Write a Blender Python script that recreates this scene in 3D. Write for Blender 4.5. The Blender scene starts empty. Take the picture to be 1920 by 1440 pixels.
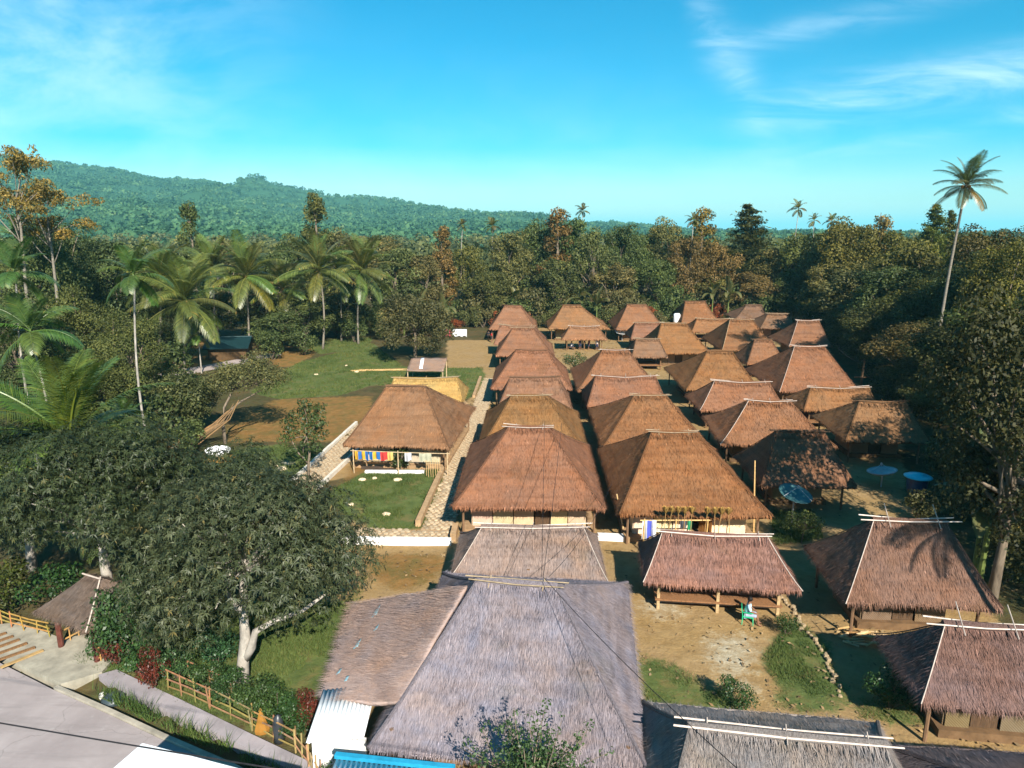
import bpy, bmesh, math, random
import numpy as np
from mathutils import Vector, Matrix

random.seed(7)
RNG = np.random.default_rng(11)
S = bpy.context.scene
COL = S.collection
rad = math.radians

# ------------------------------------------------------------------ camera
cam = bpy.data.cameras.new('camera')
cam.sensor_width = 36.0
cam.lens = 36.0 * 1297 / 1920
cam.clip_start = 0.1
cam.clip_end = 30000
cam_o = bpy.data.objects.new('camera', cam)
cam_o.location = (0, 0, 17)
cam_o.rotation_euler = (rad(90 - 12.27), 0, rad(3.06))
COL.objects.link(cam_o)
S.camera = cam_o

# ------------------------------------------------------------------ light and sky
SUN_EL, SUN_AZ = 34.5, 22.5          # sun behind the camera, to its right
to_sun = Vector((math.sin(rad(SUN_AZ)) * math.cos(rad(SUN_EL)), -math.cos(rad(SUN_AZ)) * math.cos(rad(SUN_EL)), math.sin(rad(SUN_EL))))
sun = bpy.data.lights.new('sun', 'SUN')
sun.energy = 5.0
sun.angle = rad(0.5)
sun.color = (1.0, 0.93, 0.82)
sun_o = bpy.data.objects.new('sun', sun)
sun_o.rotation_euler = to_sun.to_track_quat('Z', 'Y').to_euler()
sun_o.location = (40, -60, 80)
COL.objects.link(sun_o)

W = bpy.data.worlds.new('World')
S.world = W
W.use_nodes = True
nt = W.node_tree
for n in list(nt.nodes):
    nt.nodes.remove(n)
def wn(t, **k):
    n = nt.nodes.new(t)
    for a, b in k.items():
        setattr(n, a, b)
    return n
def wl(a, b):
    nt.links.new(a, b)
def wm(op, a, b=None, c=None, clamp=False):
    n = wn('ShaderNodeMath', operation=op, use_clamp=clamp)
    for i, v in enumerate((a, b, c)):
        if v is None:
            continue
        if isinstance(v, (int, float)):
            n.inputs[i].default_value = v
        else:
            wl(v, n.inputs[i])
    return n.outputs[0]
sky = wn('ShaderNodeTexSky', sky_type='NISHITA', sun_disc=False)
sky.sun_elevation = rad(SUN_EL)
sky.sun_rotation = rad(180 - SUN_AZ)
sky.altitude = 400
sky.air_density = 1.0
sky.dust_density = 0.6
sky.ozone_density = 2.2
hs = wn('ShaderNodeHueSaturation')
hs.inputs['Hue'].default_value = 0.483
hs.inputs['Saturation'].default_value = 2.2
hs.inputs['Value'].default_value = 1.0
wl(sky.outputs[0], hs.inputs['Color'])
tc = wn('ShaderNodeTexCoord')
sp = wn('ShaderNodeSeparateXYZ')
wl(tc.outputs['Generated'], sp.inputs[0])
ay = wm('MAXIMUM', wm('ABSOLUTE', sp.outputs[1]), 0.05)
u = wm('DIVIDE', sp.outputs[0], ay)
v = wm('DIVIDE', sp.outputs[2], ay)
cmb = wn('ShaderNodeCombineXYZ')
wl(u, cmb.inputs[0]); wl(v, cmb.inputs[1])
def wnoise(sx, sy, rot, detail, dist):
    mp = wn('ShaderNodeMapping')
    mp.inputs['Rotation'].default_value = (0, 0, rot)
    mp.inputs['Scale'].default_value = (sx, sy, 1)
    wl(cmb.outputs[0], mp.inputs[0])
    no = wn('ShaderNodeTexNoise')
    no.inputs['Scale'].default_value = 1
    no.inputs['Detail'].default_value = detail
    no.inputs['Roughness'].default_value = 0.62
    no.inputs['Distortion'].default_value = dist
    wl(mp.outputs[0], no.inputs['Vector'])
    return no.outputs[0]
def ramp01(x, a, b):
    n = wn('ShaderNodeMapRange', interpolation_type='SMOOTHSTEP')
    wl(x, n.inputs[0])
    n.inputs[1].default_value = a; n.inputs[2].default_value = b
    return n.outputs[0]
streak = ramp01(wnoise(5, 24, -0.16, 9, 1.1), 0.26, 0.92)
puff = ramp01(wnoise(4, 9, 0, 6, 0.3), 0.3, 0.75)
def ribbon(u0, v0, k, lin, wd, ua, ub, uc, ud):
    du = wm('SUBTRACT', u, u0)
    c = wm('ADD', wm('ADD', wm('MULTIPLY', wm('MULTIPLY', du, du), k), wm('MULTIPLY', du, lin)), v0)
    d = wm('DIVIDE', wm('SUBTRACT', v, c), wd)
    g = wm('EXPONENT', wm('MULTIPLY', wm('MULTIPLY', d, d), -1.0))
    return wm('MULTIPLY', g, wm('MULTIPLY', ramp01(u, ua, ub), ramp01(u, ud, uc)))
r1 = ribbon(0.33, 0.166, 0.05, 0.145, 0.027, 0.20, 0.36, 1.2, 2.0)
r2 = ribbon(0.27, 0.250, 0.0, 0.20, 0.016, 0.18, 0.28, 0.45, 0.62)
r3 = ribbon(0.60, 0.148, 0.0, 0.14, 0.012, 0.45, 0.66, 0.9, 1.6)
r5 = ribbon(0.23, 0.232, 0.0, -1.25, 0.038, 0.16, 0.2, 0.25, 0.31)
r6 = ribbon(0.34, 0.105, 0.0, 0.10, 0.016, 0.2, 0.32, 0.45, 0.6)
cl = wm('ADD', wm('ADD', wm('MULTIPLY', r1, 0.75), wm('MULTIPLY', r2, 0.30)), wm('ADD', wm('MULTIPLY', r3, 0.5), wm('ADD', wm('MULTIPLY', r6, 0.25), wm('MULTIPLY', r5, 0.45))))
cl = wm('MULTIPLY', cl, streak)
low = wm('MULTIPLY', wm('EXPONENT', wm('MULTIPLY', wm('POWER', wm('DIVIDE', wm('MAXIMUM', sp.outputs[2], 0.0), 0.15), 2.0), -1.0)), wm('MULTIPLY', wm('ADD', 0.12, wm('MULTIPLY', puff, 0.2)), wm('SUBTRACT', 1.0, wm('MULTIPLY', ramp01(u, 0.1, 0.6), 0.7))))
veil = wm('MULTIPLY', ribbon(-0.62, 0.27, 0.0, 0.05, 0.13, -1.4, -0.7, -0.7, -0.25), wm('MULTIPLY', puff, 0.42))
cl = wm('ADD', wm('ADD', cl, veil), low, clamp=True)
mx = wn('ShaderNodeMix', data_type='RGBA')
wl(cl, mx.inputs['Factor'])
wl(hs.outputs[0], mx.inputs['A'])
mx.inputs['B'].default_value = (8.6, 10.2, 11.0, 1)
bg = wn('ShaderNodeBackground')
bg.inputs['Strength'].default_value = 0.070
wl(mx.outputs['Result'], bg.inputs['Color'])
wo = wn('ShaderNodeOutputWorld')
wl(bg.outputs[0], wo.inputs['Surface'])

vs = S.view_settings
vs.view_transform = 'Standard'
vs.look = 'None'
vs.exposure = 1.1
vs.gamma = 1.0
vs.use_curve_mapping = False
cy = S.cycles
cy.max_bounces = 5
cy.diffuse_bounces = 2
cy.glossy_bounces = 1
cy.transmission_bounces = 2
cy.volume_bounces = 1
cy.transparent_max_bounces = 8
cy.use_denoising = True
cy.sample_clamp_indirect = 6.0

# ------------------------------------------------------------------ materials
MAT = {}
def newmat(name, rough=0.9, spec=0.2):
    m = bpy.data.materials.new(name)
    m.use_nodes = True
    b = m.node_tree.nodes['Principled BSDF']
    b.inputs['Roughness'].default_value = rough
    b.inputs['Specular IOR Level'].default_value = spec
    MAT[name] = m
    return m, m.node_tree, b
class NT:
    """short wrapper for building node trees"""
    def __init__(s, t): s.t = t
    def n(s, ty, **k):
        n = s.t.nodes.new(ty)
        for a, b in k.items(): setattr(n, a, b)
        return n
    def put(s, sock, v):
        if isinstance(v, bpy.types.NodeSocket): s.t.links.new(v, sock)
        elif isinstance(v, (tuple, list)) and len(v) == 3 and sock.type == 'RGBA': sock.default_value = (*v, 1)
        else: sock.default_value = v
    def noise(s, vec, scale, detail=4, rough=0.6, dist=0.0):
        n = s.n('ShaderNodeTexNoise')
        if vec is not None: s.put(n.inputs['Vector'], vec)
        n.inputs['Scale'].default_value = scale; n.inputs['Detail'].default_value = detail
        n.inputs['Roughness'].default_value = rough; n.inputs['Distortion'].default_value = dist
        return n.outputs[0]
    def map(s, vec, scale=(1, 1, 1), loc=(0, 0, 0), rot=(0, 0, 0)):
        n = s.n('ShaderNodeMapping'); s.put(n.inputs[0], vec)
        s.put(n.inputs['Location'], loc); n.inputs['Rotation'].default_value = rot; n.inputs['Scale'].default_value = scale
        return n.outputs[0]
    def rng(s, x, a, b, c=0.0, d=1.0):
        n = s.n('ShaderNodeMapRange'); s.put(n.inputs[0], x)
        n.inputs[1].default_value = a; n.inputs[2].default_value = b; n.inputs[3].default_value = c; n.inputs[4].default_value = d
        return n.outputs[0]
    def mix(s, f, a, b, blend='MIX'):
        n = s.n('ShaderNodeMix', data_type='RGBA', blend_type=blend)
        s.put(n.inputs['Factor'], f); s.put(n.inputs['A'], a); s.put(n.inputs['B'], b)
        return n.outputs['Result']
    def ramp(s, f, stops):
        n = s.n('ShaderNodeValToRGB'); s.put(n.inputs[0], f)
        e = n.color_ramp.elements
        while len(e) < len(stops): e.new(0.5)
        for i, (p, c) in enumerate(stops):
            e[i].position = p; e[i].color = (*c, 1)
        return n.outputs[0]
    def math(s, op, a, b=0.0, clamp=False):
        n = s.n('ShaderNodeMath', operation=op, use_clamp=clamp); s.put(n.inputs[0], a); s.put(n.inputs[1], b)
        return n.outputs[0]
    def bump(s, h, strength, dist, b):
        n = s.n('ShaderNodeBump'); s.put(n.inputs['Height'], h)
        n.inputs['Strength'].default_value = strength; n.inputs['Distance'].default_value = dist
        s.t.links.new(n.outputs[0], b.inputs['Normal'])
    def attr(s, name, out='Fac'):
        n = s.n('ShaderNodeAttribute'); n.attribute_name = name
        return n.outputs[out]
    def obj(s): return s.n('ShaderNodeTexCoord').outputs['Object']
    def geo(s): return s.n('ShaderNodeNewGeometry').outputs['Position']
    def ocol(s): return s.n('ShaderNodeObjectInfo').outputs['Color']
    def orand(s): return s.n('ShaderNodeObjectInfo').outputs['Random']

# thatch: straw laid down the slope; object colour carries the age of the roof
m, t, b = newmat('thatch', 0.95, 0.1); N = NT(t)
uv = N.n('ShaderNodeUVMap').outputs[0]
shift = N.n('ShaderNodeCombineXYZ'); N.put(shift.inputs[0], N.math('MULTIPLY', N.orand(), 57.0)); N.put(shift.inputs[1], N.math('MULTIPLY', N.orand(), 31.0))
uvs = N.map(uv, loc=shift.outputs[0])
st = N.noise(N.map(uvs, (26, 1.6, 1)), 1.0, 6, 0.7)
st2 = N.noise(N.map(uvs, (70, 6, 1)), 1.0, 3, 0.6)
def thatch_patches(N):
    ob = N.map(N.obj(), loc=shift_of(N))
    N.moss = N.noise(N.map(ob, (1, 1, 1), (3, 7, 1)), 0.42, 7, 0.7, 0.8)
    return N.noise(ob, 0.5, 5, 0.65, 0.6), N.noise(N.map(ob, (1, 1, 1), (9, 4, 2)), 1.15, 6, 0.65, 0.3), N.noise(N.map(ob, (0.16, 0.16, 4.6)), 1.0, 4, 0.65, 0.3)
def shift_of(N):
    v_ = N.n('ShaderNodeVectorMath', operation='MULTIPLY'); N.put(v_.inputs[0], N.ocol()); v_.inputs[1].default_value = (173.0, 291.0, 397.0)
    return v_.outputs[0]      # roof and its straw share a colour, so they share the pattern
def age(N, c, pat, pat2, band):
    c = N.mix(N.rng(pat, 0.42, 0.64, 0, 0.75), c, N.mix(1.0, c, (1.10, 0.96, 0.80), 'MULTIPLY'))
    c = N.mix(N.rng(pat2, 0.48, 0.66, 0, 0.75), c, N.mix(1.0, c, (0.80, 0.88, 0.99), 'MULTIPLY'))
    c = N.mix(N.rng(pat2, 0.42, 0.28, 0, 0.6), c, N.mix(1.0, c, (1.28, 1.2, 1.12), 'MULTIPLY'))
    c = N.mix(N.rng(N.moss, 0.56, 0.66, 0, 0.55), c, N.mix(1.0, c, (0.70, 0.71, 0.62), 'MULTIPLY'))
    c = N.mix(N.rng(N.moss, 0.40, 0.33, 0, 0.45), c, N.mix(1.0, c, (1.25, 1.18, 1.05), 'MULTIPLY'))
    return N.mix(N.rng(band, 0.46, 0.64, 0, 0.65), c, N.mix(1.0, c, (0.72, 0.68, 0.65), 'MULTIPLY'))
pat, pat2, band = thatch_patches(N)
base = N.ramp(N.math('ADD', N.math('MULTIPLY', st, 0.62), N.math('MULTIPLY', st2, 0.38)), [(0.28, (0.52, 0.50, 0.48)), (0.45, (0.92, 0.92, 0.92)), (0.62, (1.16, 1.16, 1.13)), (0.8, (1.45, 1.46, 1.44))])
c = N.mix(1.0, N.ocol(), base, 'MULTIPLY')
c = age(N, c, pat, pat2, band)
N.put(b.inputs['Base Color'], c)
N.bump(N.math('ADD', N.math('ADD', st, N.math('MULTIPLY', band, 0.9)), N.math('MULTIPLY', st2, 0.5)), 0.6, 0.06, b)

m, t, b = newmat('straw', 0.9, 0.15); N = NT(t)
va = N.attr('var')
c = N.mix(1.0, N.ocol(), N.ramp(va, [(0.0, (0.62, 0.58, 0.56)), (0.35, (0.98, 0.96, 0.94)), (0.7, (1.25, 1.22, 1.18)), (0.93, (1.6, 1.6, 1.5)), (1.0, (2.4, 2.3, 2.2))]), 'MULTIPLY')
c = age(N, c, *thatch_patches(N))
N.put(b.inputs['Base Color'], c)

def leafmat(name, stops, rough=0.5, trans=0.25, spec=0.35, tcol=(1.1, 1.3, 0.5)):
    m, t, b = newmat(name, rough, spec); N = NT(t)
    c = N.mix(1.0, N.ramp(N.attr('var'), stops), N.ocol(), 'MULTIPLY')
    N.put(b.inputs['Base Color'], c)
    tr = N.n('ShaderNodeBsdfTranslucent'); N.put(tr.inputs[0], N.mix(1.0, c, tcol, 'MULTIPLY'))
    ms = N.n('ShaderNodeMixShader'); ms.inputs[0].default_value = trans
    t.links.new(b.outputs[0], ms.inputs[1]); t.links.new(tr.outputs[0], ms.inputs[2])
    t.links.new(ms.outputs[0], t.nodes['Material Output'].inputs['Surface'])
leafmat('leaf', [(0, (0.038, 0.040, 0.017)), (0.4, (0.106, 0.098, 0.040)), (0.8, (0.190, 0.160, 0.064)), (1, (0.27, 0.19, 0.06))], 0.6, 0.22, 0.25)
leafmat('mango_leaf', [(0, (0.020, 0.029, 0.011)), (0.5, (0.050, 0.062, 0.025)), (0.93, (0.090, 0.100, 0.043)), (1, (0.15, 0.12, 0.04))], 0.5, 0.15, 0.3)
leafmat('green_leaf', [(0, (0.02, 0.04, 0.012)), (0.5, (0.045, 0.085, 0.025)), (1, (0.10, 0.15, 0.045))], 0.45, 0.25)
leafmat('palm_leaf', [(0, (0.035, 0.05, 0.015)), (0.5, (0.075, 0.092, 0.028)), (0.85, (0.13, 0.14, 0.04)), (1, (0.30, 0.19, 0.05))], 0.38, 0.25, 0.5)
leafmat('banana_leaf', [(0, (0.05, 0.07, 0.03)), (0.6, (0.10, 0.12, 0.05)), (1, (0.22, 0.17, 0.07))], 0.4, 0.3, 0.5)
leafmat('grass_blade', [(0, (0.032, 0.060, 0.016)), (0.5, (0.070, 0.108, 0.026)), (0.9, (0.125, 0.150, 0.040)), (1, (0.19, 0.15, 0.06))], 0.7, 0.2, 0.2)
leafmat('hill_leaf', [(0, (0.024, 0.066, 0.030)), (0.5, (0.052, 0.120, 0.050)), (0.85, (0.095, 0.175, 0.066)), (1, (0.15, 0.20, 0.07))], 0.7, 0.1, 0.1)  # greens lightened to carry part of the distant haze

def plain(name, col, rough=0.8, nscale=6.0, amt=0.35, bump=0.0, stretch=(1, 1, 1), spec=0.2, metal=0.0):
    m, t, b = newmat(name, rough, spec); N = NT(t)
    no = N.noise(N.map(N.obj(), stretch), nscale, 5, 0.65)
    lo = tuple(x * (1 - amt) for x in col); hi = tuple(min(1, x * (1 + amt)) for x in col)
    c = N.mix(N.rng(no, 0.3, 0.7), lo, hi)
    N.put(b.inputs['Base Color'], N.mix(1.0, c, N.ocol(), 'MULTIPLY'))
    b.inputs['Metallic'].default_value = metal
    if bump: N.bump(no, 0.8, bump, b)
    return m
plain('bamboo', (0.46, 0.34, 0.20), 0.55, 5, 0.3, 0.0, (1, 1, 1), 0.35)
plain('pale_bamboo', (0.46, 0.38, 0.32), 0.6, 4, 0.25)
plain('wood', (0.17, 0.10, 0.055), 0.8, 3, 0.4, 0.01, (6, 6, 1))
plain('dark_wood', (0.06, 0.042, 0.03), 0.85, 3, 0.4)
plain('redwood', (0.10, 0.032, 0.022), 0.7, 3, 0.4)
plain('bark', (0.16, 0.125, 0.09), 0.95, 4, 0.5, 0.03, (1, 1, 0.3))
plain('white_bark', (0.30, 0.27, 0.23), 0.9, 3.2, 0.45, 0.02, (1, 1, 0.6))
plain('palm_bark', (0.19, 0.165, 0.13), 0.9, 8, 0.45, 0.02, (0.3, 0.3, 2.2))
plain('earth', (0.30, 0.19, 0.10), 0.95, 2.5, 0.3, 0.03)
plain('plaster', (0.74, 0.72, 0.68), 0.85, 2.0, 0.2)
plain('ochre', (0.36, 0.235, 0.125), 0.9, 2.2, 0.3, 0.02)
plain('stone', (0.36, 0.285, 0.19), 0.9, 7, 0.4, 0.01)
plain('concrete', (0.33, 0.285, 0.275), 0.9, 0.55, 0.3, 0.01)
plain('old_concrete', (0.30, 0.275, 0.215), 0.95, 1.6, 0.3, 0.01)
plain('white_metal', (0.72, 0.74, 0.74), 0.45, 2.5, 0.12, 0.0, (1, 1, 1), 0.5, 0.2)
plain('blue_paint', (0.02, 0.26, 0.42), 0.5, 3, 0.2)
plain('teal_metal', (0.08, 0.17, 0.17), 0.45, 3, 0.15, 0, (1, 1, 1), 0.5, 0.3)
plain('grey_metal', (0.42, 0.44, 0.45), 0.4, 3, 0.15, 0, (1, 1, 1), 0.5, 0.4)
plain('cable', (0.02, 0.02, 0.022), 0.7)
plain('cloth', (0.8, 0.8, 0.8), 0.9, 9, 0.08)
plain('plastic', (0.85, 0.85, 0.85), 0.4, 4, 0.05, 0, (1, 1, 1), 0.5)
plain('skin', (0.20, 0.10, 0.06), 0.6, 8, 0.1)
plain('hair', (0.012, 0.010, 0.009), 0.6, 8, 0.2)
plain('husk', (0.30, 0.17, 0.06), 0.8, 6, 0.3)
plain('new_thatch', (0.50, 0.27, 0.07), 0.9, 3, 0.3)

# woven bamboo wall
m, t, b = newmat('woven', 0.8); N = NT(t)
wv = N.n('ShaderNodeTexWave', wave_type='BANDS', bands_direction='DIAGONAL'); N.put(wv.inputs[0], N.obj()); wv.inputs['Scale'].default_value = 6.5; wv.inputs['Distortion'].default_value = 0.6
no = N.noise(N.obj(), 3, 4)
c = N.mix(wv.outputs['Fac'], (0.40, 0.30, 0.20), (0.62, 0.53, 0.41))
N.put(b.inputs['Base Color'], N.mix(1.0, N.mix(N.rng(no, 0.3, 0.7, 0, 0.5), c, (0.36, 0.26, 0.16)), N.ocol(), 'MULTIPLY'))

# road: worn concrete with stains and cracks
m, t, b = newmat('road_concrete', 0.9, 0.2); N = NT(t)
pos = N.geo()
a1 = N.noise(pos, 0.35, 6, 0.65, 0.4); a2 = N.noise(N.map(pos, (1, 1, 1), (5, 3, 0), (0, 0, -0.42)), 2.2, 6, 0.7); a3 = N.noise(N.map(pos, (0.25, 2.2, 1), (0, 0, 0), (0, 0, 0.42)), 1.0, 5, 0.65, 0.3)
c = N.mix(N.rng(a1, 0.3, 0.7), (0.235, 0.20, 0.195), (0.36, 0.315, 0.305))
c = N.mix(N.rng(a3, 0.5, 0.72, 0, 0.5), c, (0.20, 0.175, 0.17)); c = N.mix(N.rng(a2, 0.58, 0.76, 0, 0.45), c, (0.42, 0.385, 0.37))
vo = N.n('ShaderNodeTexVoronoi', feature='DISTANCE_TO_EDGE'); N.put(vo.inputs['Vector'], N.n('ShaderNodeVectorMath', operation='ADD').outputs[0]); vm = vo.inputs['Vector'].links[0].from_node
N.put(vm.inputs[0], pos); nn = N.n('ShaderNodeTexNoise'); nn.inputs['Scale'].default_value = 1.2; nn.inputs['Detail'].default_value = 5; N.put(nn.inputs['Vector'], pos); N.put(vm.inputs[1], nn.outputs['Color']); vo.inputs['Scale'].default_value = 0.28
c = N.mix(N.rng(vo.outputs['Distance'], 0.0, 0.005, 0.4, 0), c, (0.07, 0.06, 0.055))
N.put(b.inputs['Base Color'], c); N.bump(a2, 0.5, 0.02, b)

# ground: colour zones are the soil's own, save dark wild soil painting shade on the right (grass, ochre soil, pale silt, packed village earth)
m, t, b = newmat('ground', 0.95, 0.1); N = NT(t)
pos = N.geo()
z = N.n('ShaderNodeAttribute'); z.attribute_name = 'zone'
zs = N.n('ShaderNodeSeparateColor'); t.links.new(z.outputs['Color'], zs.inputs[0])
n1 = N.noise(pos, 0.35, 6, 0.65); n2 = N.noise(pos, 1.7, 6, 0.7); n3 = N.noise(pos, 9.0, 4, 0.7); n4 = N.noise(N.map(pos, (1, 1, 1), (40, 9, 0)), 0.8, 6, 0.7, 0.6)
def edge(ch, w=0.6, lo=0.38, hi=0.62):
    x = N.math('ADD', ch, N.math('MULTIPLY', N.math('SUBTRACT', n2, 0.5), w))
    x = N.math('ADD', x, N.math('MULTIPLY', N.math('SUBTRACT', n3, 0.5), w * 0.6))
    return N.rng(x, lo, hi)
wild = N.mix(N.rng(n2, 0.35, 0.65), (0.050, 0.040, 0.018), (0.075, 0.075, 0.028))
wild = N.mix(N.rng(n1, 0.45, 0.7, 0, 0.7), wild, (0.14, 0.085, 0.04))
tan = N.mix(N.rng(n2, 0.3, 0.7), (0.225, 0.140, 0.056), (0.34, 0.225, 0.095))
tan = N.mix(N.rng(n1, 0.4, 0.7, 0, 0.55), tan, (0.30, 0.215, 0.12))
tan = N.mix(N.rng(n3, 0.6, 0.8, 0, 0.4), tan, (0.15, 0.10, 0.05))
grs = N.mix(N.rng(n2, 0.32, 0.68), (0.062, 0.088, 0.026), (0.110, 0.138, 0.042))
grs = N.mix(N.rng(n4, 0.50, 0.68, 0, 0.8), grs, (0.17, 0.125, 0.05))
org = N.mix(N.rng(n2, 0.3, 0.7), (0.16, 0.085, 0.024), (0.26, 0.145, 0.050))
org = N.mix(N.rng(n4, 0.46, 0.66, 0, 0.8), org, (0.105, 0.095, 0.03))
pal = N.mix(N.rng(n2, 0.3, 0.7), (0.30, 0.25, 0.16), (0.46, 0.41, 0.30))
c = N.mix(edge(z.outputs['Alpha']), wild, tan)
c = N.mix(edge(zs.outputs[1], 1.3, 0.34, 0.72), c, org)
c = N.mix(edge(zs.outputs[0], 0.8), c, grs)
c = N.mix(edge(zs.outputs[2], 1.5, 0.30, 0.95), c, pal)
N.put(b.inputs['Base Color'], c)
N.bump(N.math('ADD', n2, N.math('MULTIPLY', n3, 0.35)), 0.7, 0.12, b)

# ------------------------------------------------------------------ mesh helpers
def link(name, me, mat=None, parent=None, color=None):
    o = bpy.data.objects.new(name, me)
    COL.objects.link(o)
    if mat is not None and not me.materials:
        me.materials.append(MAT[mat])
    if parent is not None:
        o.parent = parent
    if color is not None:
        o.color = (*color, 1)
    return o
def tag(o, label=None, cat=None, group=None, kind=None):
    if label: o['label'] = label
    if cat: o['category'] = cat
    if group: o['group'] = group
    if kind: o['kind'] = kind
    return o
def empty(name, loc, rz=0.0, label=None, cat=None, group=None):
    o = bpy.data.objects.new(name, None)
    o.empty_display_size = 0.3
    o.location = loc
    o.rotation_euler = (0, 0, rz)
    COL.objects.link(o)
    return tag(o, label, cat, group)
def np_mesh(name, V, F, var=None, uv=None, smooth=False):
    """V (n,3); F (m,k) all faces of k corners"""
    me = bpy.data.meshes.new(name)
    V = np.asarray(V, np.float32); F = np.asarray(F, np.int32)
    n, (mm, k) = len(V), F.shape
    me.vertices.add(n); me.vertices.foreach_set('co', V.ravel())
    me.loops.add(mm * k); me.loops.foreach_set('vertex_index', F.ravel())
    me.polygons.add(mm); me.polygons.foreach_set('loop_start', np.arange(0, mm * k, k, dtype=np.int32))
    if smooth: me.polygons.foreach_set('use_smooth', np.ones(mm, bool))
    if var is not None:
        a = me.attributes.new('var', 'FLOAT', 'POINT'); a.data.foreach_set('value', np.asarray(var, np.float32))
    if uv is not None:
        l = me.uv_layers.new(name='UVMap'); l.data.foreach_set('uv', np.asarray(uv, np.float32)[F.ravel()].ravel())
    me.update(calc_edges=True)
    return me
class MB:
    """collects solid shapes for one mesh"""
    def __init__(s): s.v = []; s.f = []
    def box(s, c, size, rz=0.0, rx=0.0, ry=0.0):
        M = Matrix.Translation(c) @ Matrix.Rotation(rz, 4, 'Z') @ Matrix.Rotation(ry, 4, 'Y') @ Matrix.Rotation(rx, 4, 'X')
        i = len(s.v); h = [x / 2 for x in size]
        for x in (-1, 1):
            for y in (-1, 1):
                for z in (-1, 1):
                    s.v.append(tuple(M @ Vector((x * h[0], y * h[1], z * h[2]))))
        for q in ((0, 1, 3, 2), (4, 6, 7, 5), (0, 4, 5, 1), (2, 3, 7, 6), (0, 2, 6, 4), (1, 5, 7, 3)):
            s.f.append(tuple(i + k for k in q))
        return s
    def tube(s, pts, radii, n=6):
        pts = [Vector(p) for p in pts]
        if isinstance(radii, (int, float)): radii = [radii] * len(pts)
        i0 = len(s.v)
        for k, p in enumerate(pts):
            d = (pts[min(k + 1, len(pts) - 1)] - pts[max(k - 1, 0)])
            d = d.normalized() if d.length > 1e-6 else Vector((0, 0, 1))
            a = Vector((0, 0, 1)).cross(d) if abs(d.z) < 0.95 else Vector((1, 0, 0)).cross(d)
            a.normalize(); bb = d.cross(a)
            for j in range(n):
                th = 2 * math.pi * j / n
                s.v.append(tuple(p + (a * math.cos(th) + bb * math.sin(th)) * radii[k]))
        for k in range(len(pts) - 1):
            for j in range(n):
                a0 = i0 + k * n + j; a1 = i0 + k * n + (j + 1) % n
                s.f.append((a0, a1, a1 + n, a0 + n))
        s.f.append(tuple(i0 + j for j in reversed(range(n))))
        s.f.append(tuple(i0 + (len(pts) - 1) * n + j for j in range(n)))
        return s
    def lathe(s, prof, c=(0, 0, 0), n=16, ax=Matrix.Identity(3)):
        i0 = len(s.v); c = Vector(c)
        for r, z in prof:
            for j in range(n):
                th = 2 * math.pi * j / n
                s.v.append(tuple(c + ax @ Vector((r * math.cos(th), r * math.sin(th), z))))
        for k in range(len(prof) - 1):
            for j in range(n):
                a0 = i0 + k * n + j; a1 = i0 + k * n + (j + 1) % n
                s.f.append((a0, a1, a1 + n, a0 + n))
        return s
    def prism(s, poly, z0, z1):
        i = len(s.v); n = len(poly)
        for z in (z0, z1):
            for p in poly: s.v.append((p[0], p[1], z))
        s.f.append(tuple(i + n + k for k in range(n))); s.f.append(tuple(i + k for k in reversed(range(n))))
        for k in range(n): s.f.append((i + k, i + (k + 1) % n, i + n + (k + 1) % n, i + n + k))
        return s
    def mesh(s, name, smooth=False):
        me = bpy.data.meshes.new(name); me.from_pydata(s.v, [], s.f); me.update()
        if smooth: me.polygons.foreach_set('use_smooth', np.ones(len(me.polygons), bool))
        return me
    def build(s, name, mat, parent=None, color=(1, 1, 1), smooth=False):
        return link(name, s.mesh(name, smooth), mat, parent, color)
def copy_tree(root, loc, rz, scale=(1, 1, 1), color=None):
    c = root.copy(); COL.objects.link(c)
    c.location = loc; c.rotation_euler = (0, 0, rz); c.scale = scale
    for ch in root.children:
        k = ch.copy(); COL.objects.link(k); k.parent = c
        k.matrix_parent_inverse = ch.matrix_parent_inverse
        if color is not None and k.name.startswith(('crown', 'frond', 'foliage', 'leaf')): k.color = (*color, 1)
    return c
def vnoise(x, y, seed=0, f=1.0):
    """smooth value noise for arrays"""
    x = np.asarray(x, float) * f + seed * 17.3; y = np.asarray(y, float) * f + seed * 9.1
    xi = np.floor(x); yi = np.floor(y); fx = x - xi; fy = y - yi
    def h(a, b_): return np.modf(np.abs(np.sin(a * 127.1 + b_ * 311.7 + seed) * 43758.5453))[0]
    fx = fx * fx * (3 - 2 * fx); fy = fy * fy * (3 - 2 * fy)
    return (h(xi, yi) * (1 - fx) + h(xi + 1, yi) * fx) * (1 - fy) + (h(xi, yi + 1) * (1 - fx) + h(xi + 1, yi + 1) * fx) * fy

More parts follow.
